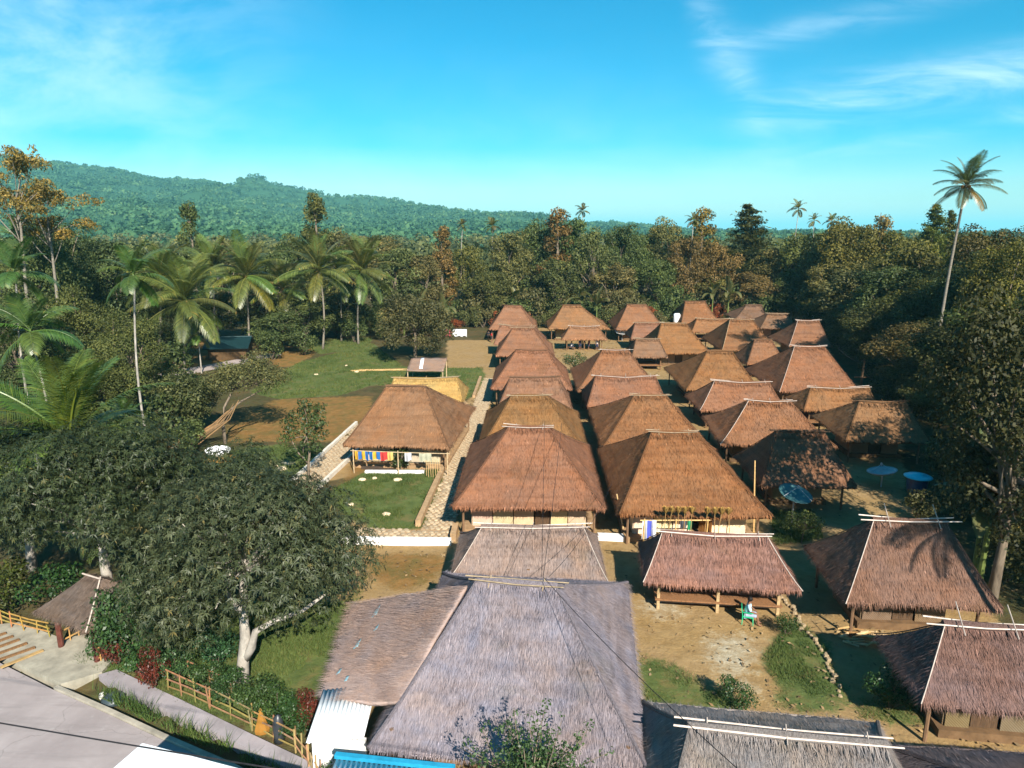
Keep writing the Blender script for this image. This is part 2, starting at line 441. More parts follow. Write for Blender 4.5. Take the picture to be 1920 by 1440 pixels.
# ------------------------------------------------------------------ tables (metres, world space)
HUTS=[
 ('N1','house',-0.82,22.87,-0.054,8.24,11.0,2.0,2.80,4.67,-0.26),
 ('H1','house',-1.17,42.41,0.026,8.58,12.0,2.0,2.44,5.00,-0.01),
 ('A0','house',-10.63,53.35,-0.050,7.86,12.0,2.0,3.09,5.11,-0.70),
 ('C1','house',7.94,41.81,0.030,8.29,12.0,2.0,2.62,4.96,-0.16),
 ('C2','house',7.69,53.66,0.030,7.83,11.5,2.0,2.38,4.54,0.34),
 ('B2','berugak',7.93,30.65,-0.065,6.82,4.2,1.7,4.73,3.25,-0.08),
 ('B1','berugak',-0.86,31.14,0.026,7.13,5.0,1.7,4.81,3.20,0.19),
 ('R1','house',15.76,29.68,-0.028,6.21,5.4,1.9,2.99,4.55,0.35),
 ('R2','house',15.20,22.50,-0.078,5.30,4.0,1.9,2.40,3.74,-0.05),
 ('P3','house',16.02,44.22,0.030,5.81,6.0,1.8,3.05,4.43,0.36),
 ('M3','house',16.90,53.02,-0.042,8.14,8.0,2.0,3.04,4.38,0.21),
 ('O3','house',25.38,54.48,-0.020,6.15,7.5,1.9,3.40,4.06,0.91),
 ('L3','berugak',17.10,62.98,0.028,7.54,6.0,1.8,4.90,3.78,0.61),
 ('N3','berugak',25.74,62.85,0.030,6.65,5.0,1.8,5.11,3.36,0.69),
 ('K3','house',17.03,73.04,0.030,7.28,11.5,2.0,2.55,4.92,1.01),
 ('J3','house',26.23,72.82,0.030,7.73,11.5,2.0,2.99,5.54,0.90),
 ('H2','house',-1.19,51.96,0.030,7.86,12.0,2.0,2.72,4.78,-0.23),
 ('B3','berugak',-1.26,62.53,0.030,6.74,6.5,1.8,4.43,4.06,-0.01),
 ('H3','house',-1.81,72.26,0.030,8.07,11.0,2.0,3.21,4.99,0.06),
 ('H4','house',-3.09,90.67,0.030,7.44,10.0,2.0,2.60,4.90,-0.32),
 ('B5','berugak',-4.04,99.61,0.030,7.51,6.5,1.8,4.87,4.02,-0.55),
 ('H6','house',-5.90,115.91,0.030,7.72,11.0,2.0,2.60,5.21,-0.17),
 ('C3','berugak',7.06,63.94,0.030,7.28,6.5,1.8,5.50,4.02,0.15),
 ('C4','house',6.81,72.26,0.030,8.20,11.5,2.0,2.67,5.06,0.22),
 ('C5','berugak',5.25,103.65,0.030,6.68,4.5,1.8,4.14,3.48,0.02),
 ('C6','house',4.66,115.13,0.030,9.79,10.0,2.2,2.73,5.43,-0.94),
 ('D6','house',14.49,116.37,0.030,7.85,11.0,2.0,3.00,5.45,0.11),
 ('D5','berugak',14.91,105.69,0.030,5.69,6.5,1.8,4.02,3.77,0.23),
 ('D4','berugak',12.70,89.63,0.030,4.51,5.5,1.8,2.88,3.70,0.08),
 ('E4','house',17.02,94.24,0.030,7.47,11.0,2.0,3.28,5.15,-0.16),
 ('E6','house',25.99,125.81,0.030,6.62,11.0,2.0,3.40,5.14,0.10),
 ('E5','berugak',26.26,113.47,0.030,7.44,6.0,1.8,5.63,3.56,0.59),
 ('F4','house',26.30,97.49,0.030,7.04,11.5,2.0,3.07,5.33,0.43),
 ('F3','berugak',25.89,85.47,0.030,4.70,6.0,1.8,1.99,4.30,0.32),
 ('G4','house',35.57,99.84,0.030,5.82,9.0,2.0,2.89,4.96,1.16),
 ('G6','house',36.60,131.02,0.030,5.79,8.0,2.0,2.73,4.02,1.49),
 ('G5','house',37.25,118.01,0.030,5.98,8.0,2.0,3.07,3.90,0.97),
 ('Y1','berugak',-11.59,64.88,0.030,7.31,5.5,1.8,6.08,3.41,-0.21),
]
TREES=[
 ('column',-41.9,125.0,21.9,7,'bl'),
 ('column',-58.2,112.0,19.8,5.5,'bl'),
 ('column',-20.3,132.0,16.6,6,'bc'),
 ('broad',-57.7,122.0,14.0,10,'bl'),
 ('broad',-46.5,118.0,13.3,9,'bl'),
 ('broad',-47.5,130.0,14.7,10,'bl'),
 ('broad',-39.5,132.0,15.3,9,'bl'),
 ('broad',-32.4,128.0,14.7,11,'bl'),
 ('broad',-27.1,122.0,13.2,10,'bl'),
 ('broad',-22.8,124.0,12.2,9,'bc'),
 ('broad',-15.6,136.0,13.0,9,'bc'),
 ('broad',-8.0,140.0,15.8,10,'bc'),
 ('broad',-3.1,146.0,16.8,11,'bc'),
 ('column',1.5,140.0,20.4,8,'bc'),
 ('broad',5.0,143.0,17.8,10,'bc'),
 ('broad',8.3,136.0,15.3,9,'bc'),
 ('broad',14.6,146.0,17.0,9,'bc'),
 ('broad',19.6,150.0,15.1,10,'bc'),
 ('broad',24.7,150.0,17.7,10,'bc'),
 ('column',30.9,146.0,20.6,8,'bc'),
 ('broad',27.1,140.0,14.8,9,'br'),
 ('broad',-10.9,130.0,9.0,9,'bc'),
 ('broad',1.0,131.0,11.0,10,'bc'),
 ('broad',12.1,134.0,10.4,10,'bc'),
 ('broad',20.4,136.0,10.8,10,'bc'),
 ('conifer',41.2,150.0,22.2,13,'br'),
 ('broad',33.8,142.0,13.7,10,'br'),
 ('broad',44.9,144.0,12.6,10,'br'),
 ('broad',50.6,140.0,15.3,11,'br'),
 ('broad',52.8,132.0,16.8,12,'br'),
 ('broad',52.7,126.0,16.4,11,'br'),
 ('column',59.7,132.0,18.9,7,'br'),
 ('broad',59.9,122.0,15.5,11,'br'),
 ('conifer',67.1,128.0,21.2,8,'br'),
 ('conifer',71.0,130.0,20.3,6,'br'),
 ('broad',32.6,140.0,8.6,9,'br'),
 ('broad',40.3,138.0,8.7,10,'br'),
 ('broad',46.7,136.0,8.8,10,'br'),
 ('broad',48.1,120.0,11.2,11,'br'),
 ('broad',51.0,100.0,14.7,12,'rt'),
 ('broad',53.7,92.0,16.7,11,'rt'),
 ('broad',53.2,86.0,17.8,12,'rt'),
 ('broad',45.8,76.0,15.0,10,'rt'),
 ('broad',45.5,70.0,16.3,10,'rt'),
 ('broad',45.4,80.0,13.1,11,'rt'),
 ('broad',45.5,86.0,11.6,12,'rt'),
 ('broad',46.0,97.0,12.6,12,'rt'),
 ('broad',46.9,108.0,11.7,12,'rt'),
 ('broad',46.9,122.0,9.2,10,'rt'),
 ('broad',44.4,103.0,7.8,8,'rt'),
 ('broad',41.5,86.0,8.7,11,'rt'),
 ('broad',38.4,72.0,8.2,10,'rt'),
 ('broad',36.9,64.0,9.4,9,'rt'),
 ('broad',39.3,62.0,11.3,12,'rt'),
 ('broad',34.9,52.0,9.3,9,'rt'),
 ('broad',34.2,56.0,6.5,8,'rt'),
 ('broad',30.2,45.0,6.2,6,'rt'),
 ('broad',36.1,64.0,5.0,7,'rt'),
 ('broad',42.2,92.0,6.7,9,'rt'),
 ('broad',-59.4,78.0,16.0,10,'lf'),
 ('broad',-62.2,88.0,16.9,10,'lf'),
 ('broad',-59.3,92.0,14.7,10,'lf'),
 ('broad',-57.8,98.0,13.9,10,'lf'),
 ('broad',-47.2,66.0,10.7,8,'lf'),
 ('broad',-39.3,62.0,8.9,7,'lf'),
 ('broad',-50.4,88.0,8.7,8,'lf'),
 ('broad',-45.3,56.0,11.2,8,'lf'),
 ('broad',-38.2,50.0,7.0,7,'lf'),
 ('broad',-36.5,53.0,7.7,6,'lf'),
 ('broad',-39.2,98.0,5.5,8,'lf'),
 ('broad',-37.0,102.0,7.5,9,'lf'),
 ('broad',-34.0,112.0,6.6,9,'lf'),
 ('broad',-45.7,106.0,7.1,8,'lf'),
 ('broad',-53.5,108.0,6.9,9,'lf'),
 ('sparse',-54.5,70.0,25.3,7,'sp'),
 ('sparse',-54.2,74.0,21.8,7,'sp'),
]
PALMS=[
 ('coconut',(-45.29, 82.14),(-44.34, 82.14, 9.14),7.4),
 ('coconut',(-44.87, 100.46),(-44.44, 100.46, 11.11),7.4),
 ('coconut',(-33.9, 101.05),(-33.76, 101.05, 11.88),7.0),
 ('coconut',(-29.93, 106.41),(-28.87, 106.41, 11.63),6.8),
 ('areca',(-29.66, 47.99),(-29.42, 47.99, 13.41),2.9),
 ('areca',(-60.53, 91.05),(-61.56, 91.05, 9.45),4.0),
 ('areca',(-84.4, 112.23),(-88.12, 112.23, 15.79),4.2),
 ('areca',(-43.1, 82.26),(-43.11, 82.26, 4.02),2.8),
 ('areca',(-27.03, 42.05),(-27.3, 42.05, 4.71),1.8),
 ('coconut',(-41.26, 103.17),(-40.2, 103.17, 8.97),5.6),
 ('coconut',(-33.43, 108.99),(-32.88, 108.99, 10.24),5.2),
 ('coconut',(-50.32, 100.17),(-49.32, 100.17, 12.27),6.0),
 ('coconut',(-50.54, 85.36),(-48.85, 85.36, 11.96),5.4),
 ('coconut',(37.33, 68),(38.09, 68.0, 21.44),3.4),
 ('areca',(-18.47, 150),(-18.58, 150.0, 18.11),1.7),
 ('areca',(-12.05, 148),(-11.94, 148.0, 17.87),2.3),
 ('areca',(6.67, 150),(6.89, 150.0, 20.94),2.0),
 ('areca',(47.27, 140),(47.77, 140.0, 21.02),2.2),
 ('areca',(50.38, 140),(50.89, 140.0, 18.81),1.7),
 ('areca',(52.2, 135),(52.2, 135.0, 18.55),1.8),
 ('areca',(27.29, 138),(27.5, 138.0, 18.8),1.9),
 ('areca',(-38.15, 48),(-38.15, 48.0, 13.57),3),
 ('areca',(-36.83, 47),(-36.83, 47.0, 9.49),3.4),
]
BANANAS=[(21.71, 33.0, 9.05),(22.05, 34.0, 6.08),(5.93, 126.0, 9.32),(8.5, 124.0, 8.05),(-6.35, 128.0, 8.19),(-21.82, 118.0, 7.92),(-18.47, 120.0, 7.32),(47.4, 128.0, 13.1),(31.16, 134.0, 9.91),(34.11, 134.0, 10.42),(53.26, 110.0, 15.26),(-24.62, 116.0, 8.06),(47.75, 126.0, 11.32)]
ZONES={
 'grass':[[(-33.61, 90.06),(-27.58, 106.54),(-18.48, 87.07),(-8.49, 87.61),(-7.26, 79.39),(-8.21, 69.98),(-20.19, 77.22),(-22.14, 71.18),(-28.44, 69.37),(-32.61, 72.41),(-33.68, 82.76)],[(-13.14, 47.68),(-7.39, 48.22),(-7.04, 37.66),(-10.49, 37.48),(-12.81, 39.91),(-14.82, 42.99),(-13.97, 45.07)],[(-25.78, 51.05),(-22.33, 53.8),(-17.97, 51.46),(-17.5, 44.15),(-20.67, 44.71)],[(-12.6, 24.46),(-10.83, 26.88),(-9.26, 30.21),(-9.1, 32.11),(-8.61, 28.32),(-8.49, 22.67),(-8.39, 20.93),(-10.46, 21.96)],[(3.83, 26.0),(5.13, 25.23),(6.33, 23.94),(7.48, 22.98),(7.07, 22.17),(3.45, 22.12)],[(8.73, 25.6),(10.93, 28.69),(12.04, 27.9),(11.7, 25.76),(10.81, 22.51),(8.12, 22.51),(8.94, 23.76)],[(11.73, 23.44),(14.16, 23.27),(13.93, 22.12),(11.23, 22.25)],[(14.11, 41.78),(16.8, 41.92),(15.81, 37.57),(12.6, 36.37)],[(-40.31, 108.62),(-29.44, 113.92),(-27.74, 103.89),(-32.78, 96.42)],[(-19.32, 24.1),(-17.4, 28.78),(-9.62, 29.2),(-8.4, 20.14),(-11.44, 21.04)]],
 'orange':[[(-29.05, 59.52),(-28.44, 69.37),(-18.72, 71.36),(-17.12, 64.0),(-17.13, 54.37),(-20.78, 54.48),(-26.44, 53.88)],[(-9.64, 34.2),(-5.22, 34.82),(-5.33, 31.75),(-7.17, 30.22),(-9.09, 31.55)],[(-11.48, 23.89),(-9.53, 23.99),(-9.12, 22.27),(-10.58, 22.25)],[(-9.35, 21.44),(-8.68, 22.05),(-8.39, 20.93),(-8.86, 20.64)],[(-14.35, 45.05),(-14.79, 49.29),(-7.37, 50.06),(-7.08, 48.0),(-13.08, 47.45),(-13.75, 43.05)],[(-48.05, 108.21),(-34.3, 101.03),(-32.93, 88.16),(-35.03, 86.19)],[(-65.25, 107.29),(-52.35, 107.98),(-41.92, 85.82),(-51.57, 85.3)]],
 'pale':[[(6.81, 27.33),(9.0, 27.69),(8.65, 25.67),(7.9, 25.13),(8.45, 22.97),(7.55, 22.86),(6.88, 24.97)],[(-21.84, 49.16),(-19.92, 49.77),(-18.23, 47.64),(-20.12, 46.16)],[(4.63, 30.45),(7.0, 30.33),(5.71, 28.63),(4.32, 29.01)]],
 'tan':[[(-16.56, 111.03),(-9.01, 111.44),(-7.8, 87.64),(-13.0, 86.64)]],
}

# ------------------------------------------------------------------ ground
def inside(px, py, poly):
    r = np.zeros(px.shape, bool); n = len(poly)
    for i in range(n):
        x0, y0 = poly[i]; x1, y1 = poly[(i + 1) % n]
        cond = ((y0 > py) != (y1 > py))
        xx = (x1 - x0) * (py - y0) / ((y1 - y0) if y1 != y0 else 1e-9) + x0
        r ^= cond & (px < xx)
    return r
xs = np.concatenate([-np.geomspace(14000, 72, 34), np.arange(-68, 62, 0.6), np.geomspace(64, 14000, 34)])
ys = np.concatenate([-np.geomspace(6000, 12, 14), np.arange(6, 140, 0.6), np.geomspace(143, 26000, 40)])
GX, GY = np.meshgrid(xs, ys)
gx, gy = GX.ravel(), GY.ravel()
def zonef(name):
    a = np.zeros(gx.shape)
    for poly in ZONES.get(name, []):
        a = np.maximum(a, inside(gx, gy, poly).astype(float))
    A = a.reshape(GX.shape)
    for _ in range(2):
        A = (A + np.roll(A, 1, 0) + np.roll(A, -1, 0) + np.roll(A, 1, 1) + np.roll(A, -1, 1)) / 5
    return A.ravel()
ZONES['tan'] += [[(-8.2, 24), (-4, 15), (18, 15), (20, 28), (23.5, 44), (31, 60), (35, 80), (42, 105), (46, 128), (20, 130), (-9, 126), (-9.5, 90), (-8, 70)],  # right edge pulled in so dark wild soil stands for shade there
                 [(-18, 44), (-14.5, 46), (-8.2, 50), (-8.6, 69), (-16, 66)], [(-11, 29), (-4, 29), (-4, 39), (-12, 39)]]
zone = np.stack([zonef('grass'), zonef('orange'), zonef('pale'), zonef('tan')], 1).astype(np.float32)
gz = 0.10 * (vnoise(gx, gy, 3, 0.22) - 0.5) + 0.05 * (vnoise(gx, gy, 4, 0.9) - 0.5)
gz *= np.clip((150 - gy) / 20, 0, 1) * np.clip((gy - 4) / 3, 0, 1)
def rect_flat(x0, x1, y0, y1):
    global gz
    gz = np.where((gx > x0) & (gx < x1) & (gy > y0) & (gy < y1), np.minimum(gz, -0.02), gz)
# the drain trench beside the road is a real dip
DA = [(-18.22, 22.53), (-14.76, 21.0), (-11.5, 19.6), (-9.26, 18.65), (-6.0, 17.2), (-2.5, 15.6)]
DB = [(-17.49, 23.09), (-14.04, 21.47), (-10.75, 19.96), (-7.89, 18.73), (-5.2, 17.55), (-2.0, 16.1)]
nx, ny = len(xs), len(ys)
idx = np.arange(nx * ny).reshape(ny, nx)
Fq = np.stack([idx[:-1, :-1], idx[:-1, 1:], idx[1:, 1:], idx[1:, :-1]], -1).reshape(-1, 4)
near_road = inside(gx, gy, [(-40, 36), (-22.4, 24.3), (-17.4, 23.2), (-13.75, 21.6), (-10.4, 20.05), (-7.4, 18.55), (-4, 16.9), (-1, 15.8), (-1, 0), (-40, 0)])
gz = np.where(near_road, -0.30, gz)
me = np_mesh('ground', np.stack([gx, gy, gz], 1), Fq, smooth=True)
a = me.attributes.new('zone', 'FLOAT_COLOR', 'POINT'); a.data.foreach_set('color', zone.ravel())
tag(link('ground', me, 'ground'), kind='structure')

# road slab with the drain and footway strip beside it
def sheet(name, poly, z0, z1, mat, color=(1, 1, 1)):
    return tag(MB().prism(poly, z0, z1).build(name, mat, None, color), kind='structure')
RE = [(-22.05, 23.85), (-18.72, 22.34), (-15.84, 21.15), (-13.21, 20.01), (-11.32, 19.24), (-10.2, 18.79), (-8.24, 17.84), (-4.0, 15.8), (-1.5, 14.4)]
sheet('road', [(-40, 32.0)] + RE[:1] + RE[1:] + [(-1.5, 4), (-40, 4)], -0.4, 0.0, 'road_concrete')
sheet('apron', [(-26.0, 25.9), (-23.4, 26.6), (-20.6, 25.5), (-19.7, 25.9), (-17.6, 24.9), (-17.45, 23.35), (-18.25, 22.75), (-18.55, 22.55), (-22.0, 24.05)], -0.35, 0.11, 'old_concrete')
sheet('footway', [(-17.45, 23.15), (-16.95, 23.5), (-13.41, 21.85), (-10.09, 20.25), (-7.01, 18.8), (-4.6, 17.55), (-4.9, 17.1), (-7.5, 18.4), (-10.6, 19.9), (-14.0, 21.45)], -0.35, 0.13, 'concrete', (0.95, 0.98, 1.05))
kb = MB()
for (p, q) in zip(RE[1:-1], RE[2:]):
    d = Vector((q[0] - p[0], q[1] - p[1], 0)); L = d.length; an = math.atan2(d.y, d.x)
    kb.box((p[0] + d.x / 2 + 0.1 * -math.sin(an), p[1] + d.y / 2 + 0.1 * math.cos(an), -0.16), (L, 0.16, 0.5), an)
tag(kb.build('kerb', 'old_concrete', None, (1.1, 1.08, 1.1)), kind='structure')
# low plank stack on the apron: single planks
pk = empty('plank_stack', (-23.2, 25.3, 0.11), 0.0, 'weathered planks laid out on the concrete apron by the gate hut', 'planks')
for i in range(7):
    MB().box((-1.1 + 0.52 * i + random.uniform(-.05, .05), 0.1 - 0.24 * i, 0.035), (0.16, 1.5, 0.05), rad(-38 + random.uniform(-5, 5))).build('plank', 'bamboo' if i == 6 else 'wood', pk, (.8, .7, .5) if i == 6 else (1.1, 1.0, .8))

# stone paths: each stone its own piece up to 300, the rest one joined piece
stone_meshes = []
for k in range(8):
    n = 6; mb = MB(); a0 = random.random()
    pr = [(0.5 * (0.86 + 0.2 * random.random()) * math.cos(2 * math.pi * (j + a0) / n), 0.5 * (0.86 + 0.2 * random.random()) * math.sin(2 * math.pi * (j + a0) / n)) for j in range(n)]
    for s_, z_ in ((1.0, 0.0), (0.96, 0.55), (0.7, 0.8)):
        for p in pr: mb.v.append((p[0] * s_, p[1] * s_, z_))
    for l in range(2):
        for j in range(n): mb.f.append((l * n + j, l * n + (j + 1) % n, (l + 1) * n + (j + 1) % n, (l + 1) * n + j))
    mb.f.append(tuple(2 * n + j for j in range(n)))
    me = mb.mesh('stone'); me.materials.append(MAT['stone']); stone_meshes.append(me)
PATH_MAIN = [(-7.35, 37.4), (-5.45, 37.3), (-5.75, 56), (-6.1, 81), (-7.7, 81), (-7.45, 60)]
PATH_CROSS = [(-13.5, 37.55), (-7.35, 37.35), (-5.45, 37.25), (-5.2, 35.75), (-13.5, 35.6)]
PATH_LEFT = [(-17.6, 44.1), (-15.7, 43.6), (-15.2, 50.5), (-15.3, 60), (-17.2, 60)]
paths = []
for nm, poly in (('path', PATH_MAIN), ('path', PATH_CROSS), ('path', PATH_LEFT)):
    o = MB().prism(poly, -0.25, 0.06).build(nm, 'ochre', None, (0.95, 0.98, 1.05)); tag(o, kind='structure'); paths.append(o)
cells = []
for pi, poly in enumerate((PATH_MAIN, PATH_CROSS, PATH_LEFT)):
    P_ = np.array(poly); x0, y0 = P_.min(0); x1, y1 = P_.max(0); stp = 0.34
    r_ = 0
    for yy in np.arange(y0, y1, stp * 0.87):
        r_ += 1
        for xx in np.arange(x0 + (r_ % 2) * stp / 2, x1, stp):
            px_, py_ = xx + random.uniform(-.05, .05), yy + random.uniform(-.04, .04)
            if inside(np.array([px_]), np.array([py_]), poly)[0]:
                cells.append((py_ + (6 if pi == 2 else 0), px_, py_, pi))
cells.sort()
restV, restF = [], []
for k, (_, x, y, pi) in enumerate(cells):
    sc = random.uniform(0.25, 0.34); me = stone_meshes[k % 8]; rz = random.random() * 6.28; tint = random.uniform(0.7, 1.35)
    if k < 290:
        o = link('stone', me, None, paths[pi], (tint, tint * 0.98, tint * 0.95)); o.location = (x, y, 0.055); o.scale = (sc * 1.15, sc, 0.075); o.rotation_euler = (0, 0, rz)
    else:
        M_ = Matrix.Translation((x, y, 0.055)) @ Matrix.Rotation(rz, 4, 'Z') @ Matrix.Diagonal((sc * 1.15, sc, 0.06, 1))
        b0 = len(restV); restV += [tuple(M_ @ v_.co) for v_ in me.vertices]; restF += [tuple(b0 + i for i in p.vertices) for p in me.polygons]
me = bpy.data.meshes.new('paving'); me.from_pydata(restV, [], restF); me.update()
tag(link('paving', me, 'stone', paths[0], (1, 0.98, 0.95)), kind='stuff')

def wall_run(name, pts, w, h, mat, label, color=(1, 1, 1), z=-0.1):
    mb = MB()
    for p, q in zip(pts[:-1], pts[1:]):
        d = Vector((q[0] - p[0], q[1] - p[1], 0)); an = math.atan2(d.y, d.x); n_ = max(1, int(d.length / 1.6))
        for i in range(n_):
            f = (i + .5) / n_
            mb.box((p[0] + d.x * f, p[1] + d.y * f, z + h / 2 + random.uniform(-.015, .015)), (d.length / n_ * 0.997, w * random.uniform(.93, 1.07), h), an)
    return tag(mb.build(name, mat, None, color), label, 'low wall')
wall_run('low_wall', [(-7.6, 37.9), (-7.6, 50), (-7.75, 60), (-7.95, 66.6)], 0.32, 0.55, 'ochre', 'long ochre kerb wall between the lawn hut and the cobbled path')
wall_run('low_wall', [(-8.2, 67.0), (-9.4, 70.3)], 0.3, 0.5, 'ochre', 'short ochre wall angled off behind the lawn hut corner')
wall_run('low_wall', [(-7.85, 71), (-8.1, 81)], 0.3, 0.4, 'ochre', 'far ochre kerb wall along the upper end of the cobbled path')
wall_run('low_wall', [(-17.75, 44.1), (-17.4, 60)], 0.22, 0.4, 'plaster', 'pale kerb on the outer side of the path left of the lawn hut', (0.8, 0.76, 0.68))
wall_run('low_wall', [(-15.55, 43.6), (-15.05, 52)], 0.22, 0.4, 'plaster', 'pale kerb on the hut side of the path left of the lawn hut', (0.8, 0.74, 0.65))
wall_run('low_wall', [(-13.6, 35.45), (-5.3, 35.6)], 0.25, 0.5, 'plaster', 'whitewashed low wall along the front of the cross path')
wall_run('low_wall', [(2.9, 36.9), (4.9, 36.8)], 0.5, 0.35, 'plaster', 'short whitewashed ledge between the two front houses')
wall_run('low_wall', [(-13.2, 47.1), (-8.9, 47.3)], 0.3, 0.3, 'plaster', 'thin white kerb on the lawn before the clothes-hung hut', (0.95, 0.95, 0.95))
wall_run('low_wall', [(-5.3, 37.5), (-5.25, 36.0)], 0.3, 0.6, 'ochre', 'stub of ochre wall at the corner of the cobbled path')

# irregular stone edging at the right of the courtyard
eg = empty('stone_edging', (11, 27, 0), 0, 'uneven line of stones edging the courtyard beside the grass bank', 'edging')
pr = [(11.2, 30.9), (11.5, 29.6), (11.3, 28.0), (11.6, 26.5), (11.3, 25.0), (11.1, 23.2)]
for p, q in zip(pr[:-1], pr[1:]):
    for i in range(6):
        f = i / 6; o = link('stone', random.choice(stone_meshes), None, eg, (.85, .8, .72))
        o.location = (p[0] + (q[0] - p[0]) * f - 11 + random.uniform(-.1, .1), p[1] + (q[1] - p[1]) * f - 27, -0.02); k_ = random.uniform(.14, .28)
        o.scale = (k_, k_, k_ * .8); o.rotation_euler = (0, 0, random.random() * 6)

# ------------------------------------------------------------------ hills
RIDGE = [(-5200, 420), (-3400, 340), (-1893, 281), (-1485, 231), (-1299, 205), (-1114, 173), (-898, 148), (-835, 174), (-774, 147), (-652, 125), (-500, 106), (-379, 91), (-273, 82), (-107, 70), (-47, 68), (13, 58), (177, 43), (385, 27), (546, 20), (979, 15), (2600, 8), (6000, 4)]
rx_, rz_ = zip(*RIDGE)
def hill_z(x, y):
    h = np.interp(x * (2000 / np.maximum(y, 700)) ** 0.35, rx_, rz_)
    t = np.clip((y - 380) / 1620, 0, 1); t2 = np.clip((y - 2000) / 2200, 0, 1)
    s = t ** 1.25
    return h * s * (1 - 0.75 * t2) - 2.5 + 90 * t * (1 - t) * (vnoise(x, y * 0.6, 5, 1 / 240) - 0.5) + 30 * t * (1 - t2) * (vnoise(x, y, 7, 1 / 90) - 0.5) * np.clip(h / 80, 0.15, 1)
hxs = np.concatenate([np.linspace(-5200, -2300, 20), np.linspace(-2250, 1400, 120), np.linspace(1500, 6000, 20)]); hys = np.concatenate([np.linspace(330, 2100, 60), np.linspace(2200, 4200, 14)])
HX, HY = np.meshgrid(hxs, hys); nx, ny = len(hxs), len(hys); idx = np.arange(nx * ny).reshape(ny, nx)
me = np_mesh('hill', np.stack([HX.ravel(), HY.ravel(), hill_z(HX.ravel(), HY.ravel())], 1), np.stack([idx[:-1, :-1], idx[:-1, 1:], idx[1:, 1:], idx[1:, :-1]], -1).reshape(-1, 4), np.full(nx * ny, 0.3), smooth=True)
tag(link('hill', me, 'hill_leaf'), kind='structure')

def leaf_cloud(centers, radii, nper, size, rng, flat=0.75):
    """rhombic leaf clumps on the upper shells of many crowns"""
    n = len(centers); K = n * nper
    c = np.repeat(centers, nper, 0); r = np.repeat(radii, nper)
    d = rng.normal(size=(K, 3)); d[:, 2] = np.abs(d[:, 2]) * 1.1 - 0.35; d /= np.linalg.norm(d, axis=1)[:, None]
    p = c + d * (r * rng.uniform(0.72, 1.08, K))[:, None] * np.array([1, 1, flat])
    nrm = d + rng.normal(size=(K, 3)) * 0.55; nrm /= np.linalg.norm(nrm, axis=1)[:, None]
    a_ = np.cross(nrm, rng.normal(size=(K, 3))); a_ /= np.linalg.norm(a_, axis=1)[:, None] + 1e-9; b_ = np.cross(nrm, a_)
    s = (np.repeat(size, nper) * rng.uniform(0.7, 1.35, K))[:, None]
    V = np.stack([p + a_ * s, p + b_ * s * 0.7, p - a_ * s, p - b_ * s * 0.7], 1).reshape(-1, 3)
    F = np.arange(K * 4).reshape(-1, 4)
    tv = np.repeat(np.clip(rng.uniform(0.1, 0.6, n) + 0.5 * (vnoise(centers[:, 0], centers[:, 1], 8, 1 / 70) - 0.4), 0, 1), nper) + rng.normal(size=K) * 0.13
    return V, F, np.repeat(np.clip(tv, 0, 1), 4)
# the wooded slope, far off
n = 12500
yy = 420 + (2250 - 420) * RNG.random(n) ** 0.85
xx = (RNG.random(n) * 1.75 - 0.95) * yy + RNG.normal(size=n) * 20
zz = hill_z(xx, yy); rr = RNG.uniform(4.0, 9.0, n) * np.where(RNG.random(n) < 0.1, 1.3, 1)
keep = ~((yy > 1150) & (xx > 0.5 * yy))
xx, yy, zz, rr = xx[keep], yy[keep], zz[keep], rr[keep]
V, F, va = leaf_cloud(np.stack([xx, yy, zz + rr * 0.35], 1), rr, 28, rr * 0.30, RNG)
tag(link('hill_forest', np_mesh('hill_forest', V, F, va), 'hill_leaf', None, (1, 1, 1)), 'continuous forest covering the long hillside behind the village', 'forest', kind='stuff')
# trees of the plain between the village and the slope
n = 1000
yy = 172 + (480 - 172) * RNG.random(n) ** 1.2
xx = (RNG.random(n) * 1.75 - 0.95) * yy
hh = RNG.uniform(8, 14.5, n) * np.clip(1.0 + (yy - 250) / 900, 1, 1.2); rr = RNG.uniform(3.2, 5.5, n)
cs = np.concatenate([np.stack([xx, yy, hh - rr * 0.8], 1), np.stack([xx + RNG.normal(size=n) * 2, yy + RNG.normal(size=n) * 2, (hh - rr) * 0.62], 1)])
V, F, va = leaf_cloud(cs, np.concatenate([rr, rr * 0.9]), 72, np.full(2 * n, 0.74), RNG, 0.95)
tag(link('plain_forest', np_mesh('plain_forest', V, F, va), 'leaf', None, (0.85, 1.05, 0.85)), 'unbroken treetops on the plain between village woods and hill', 'forest', kind='stuff')

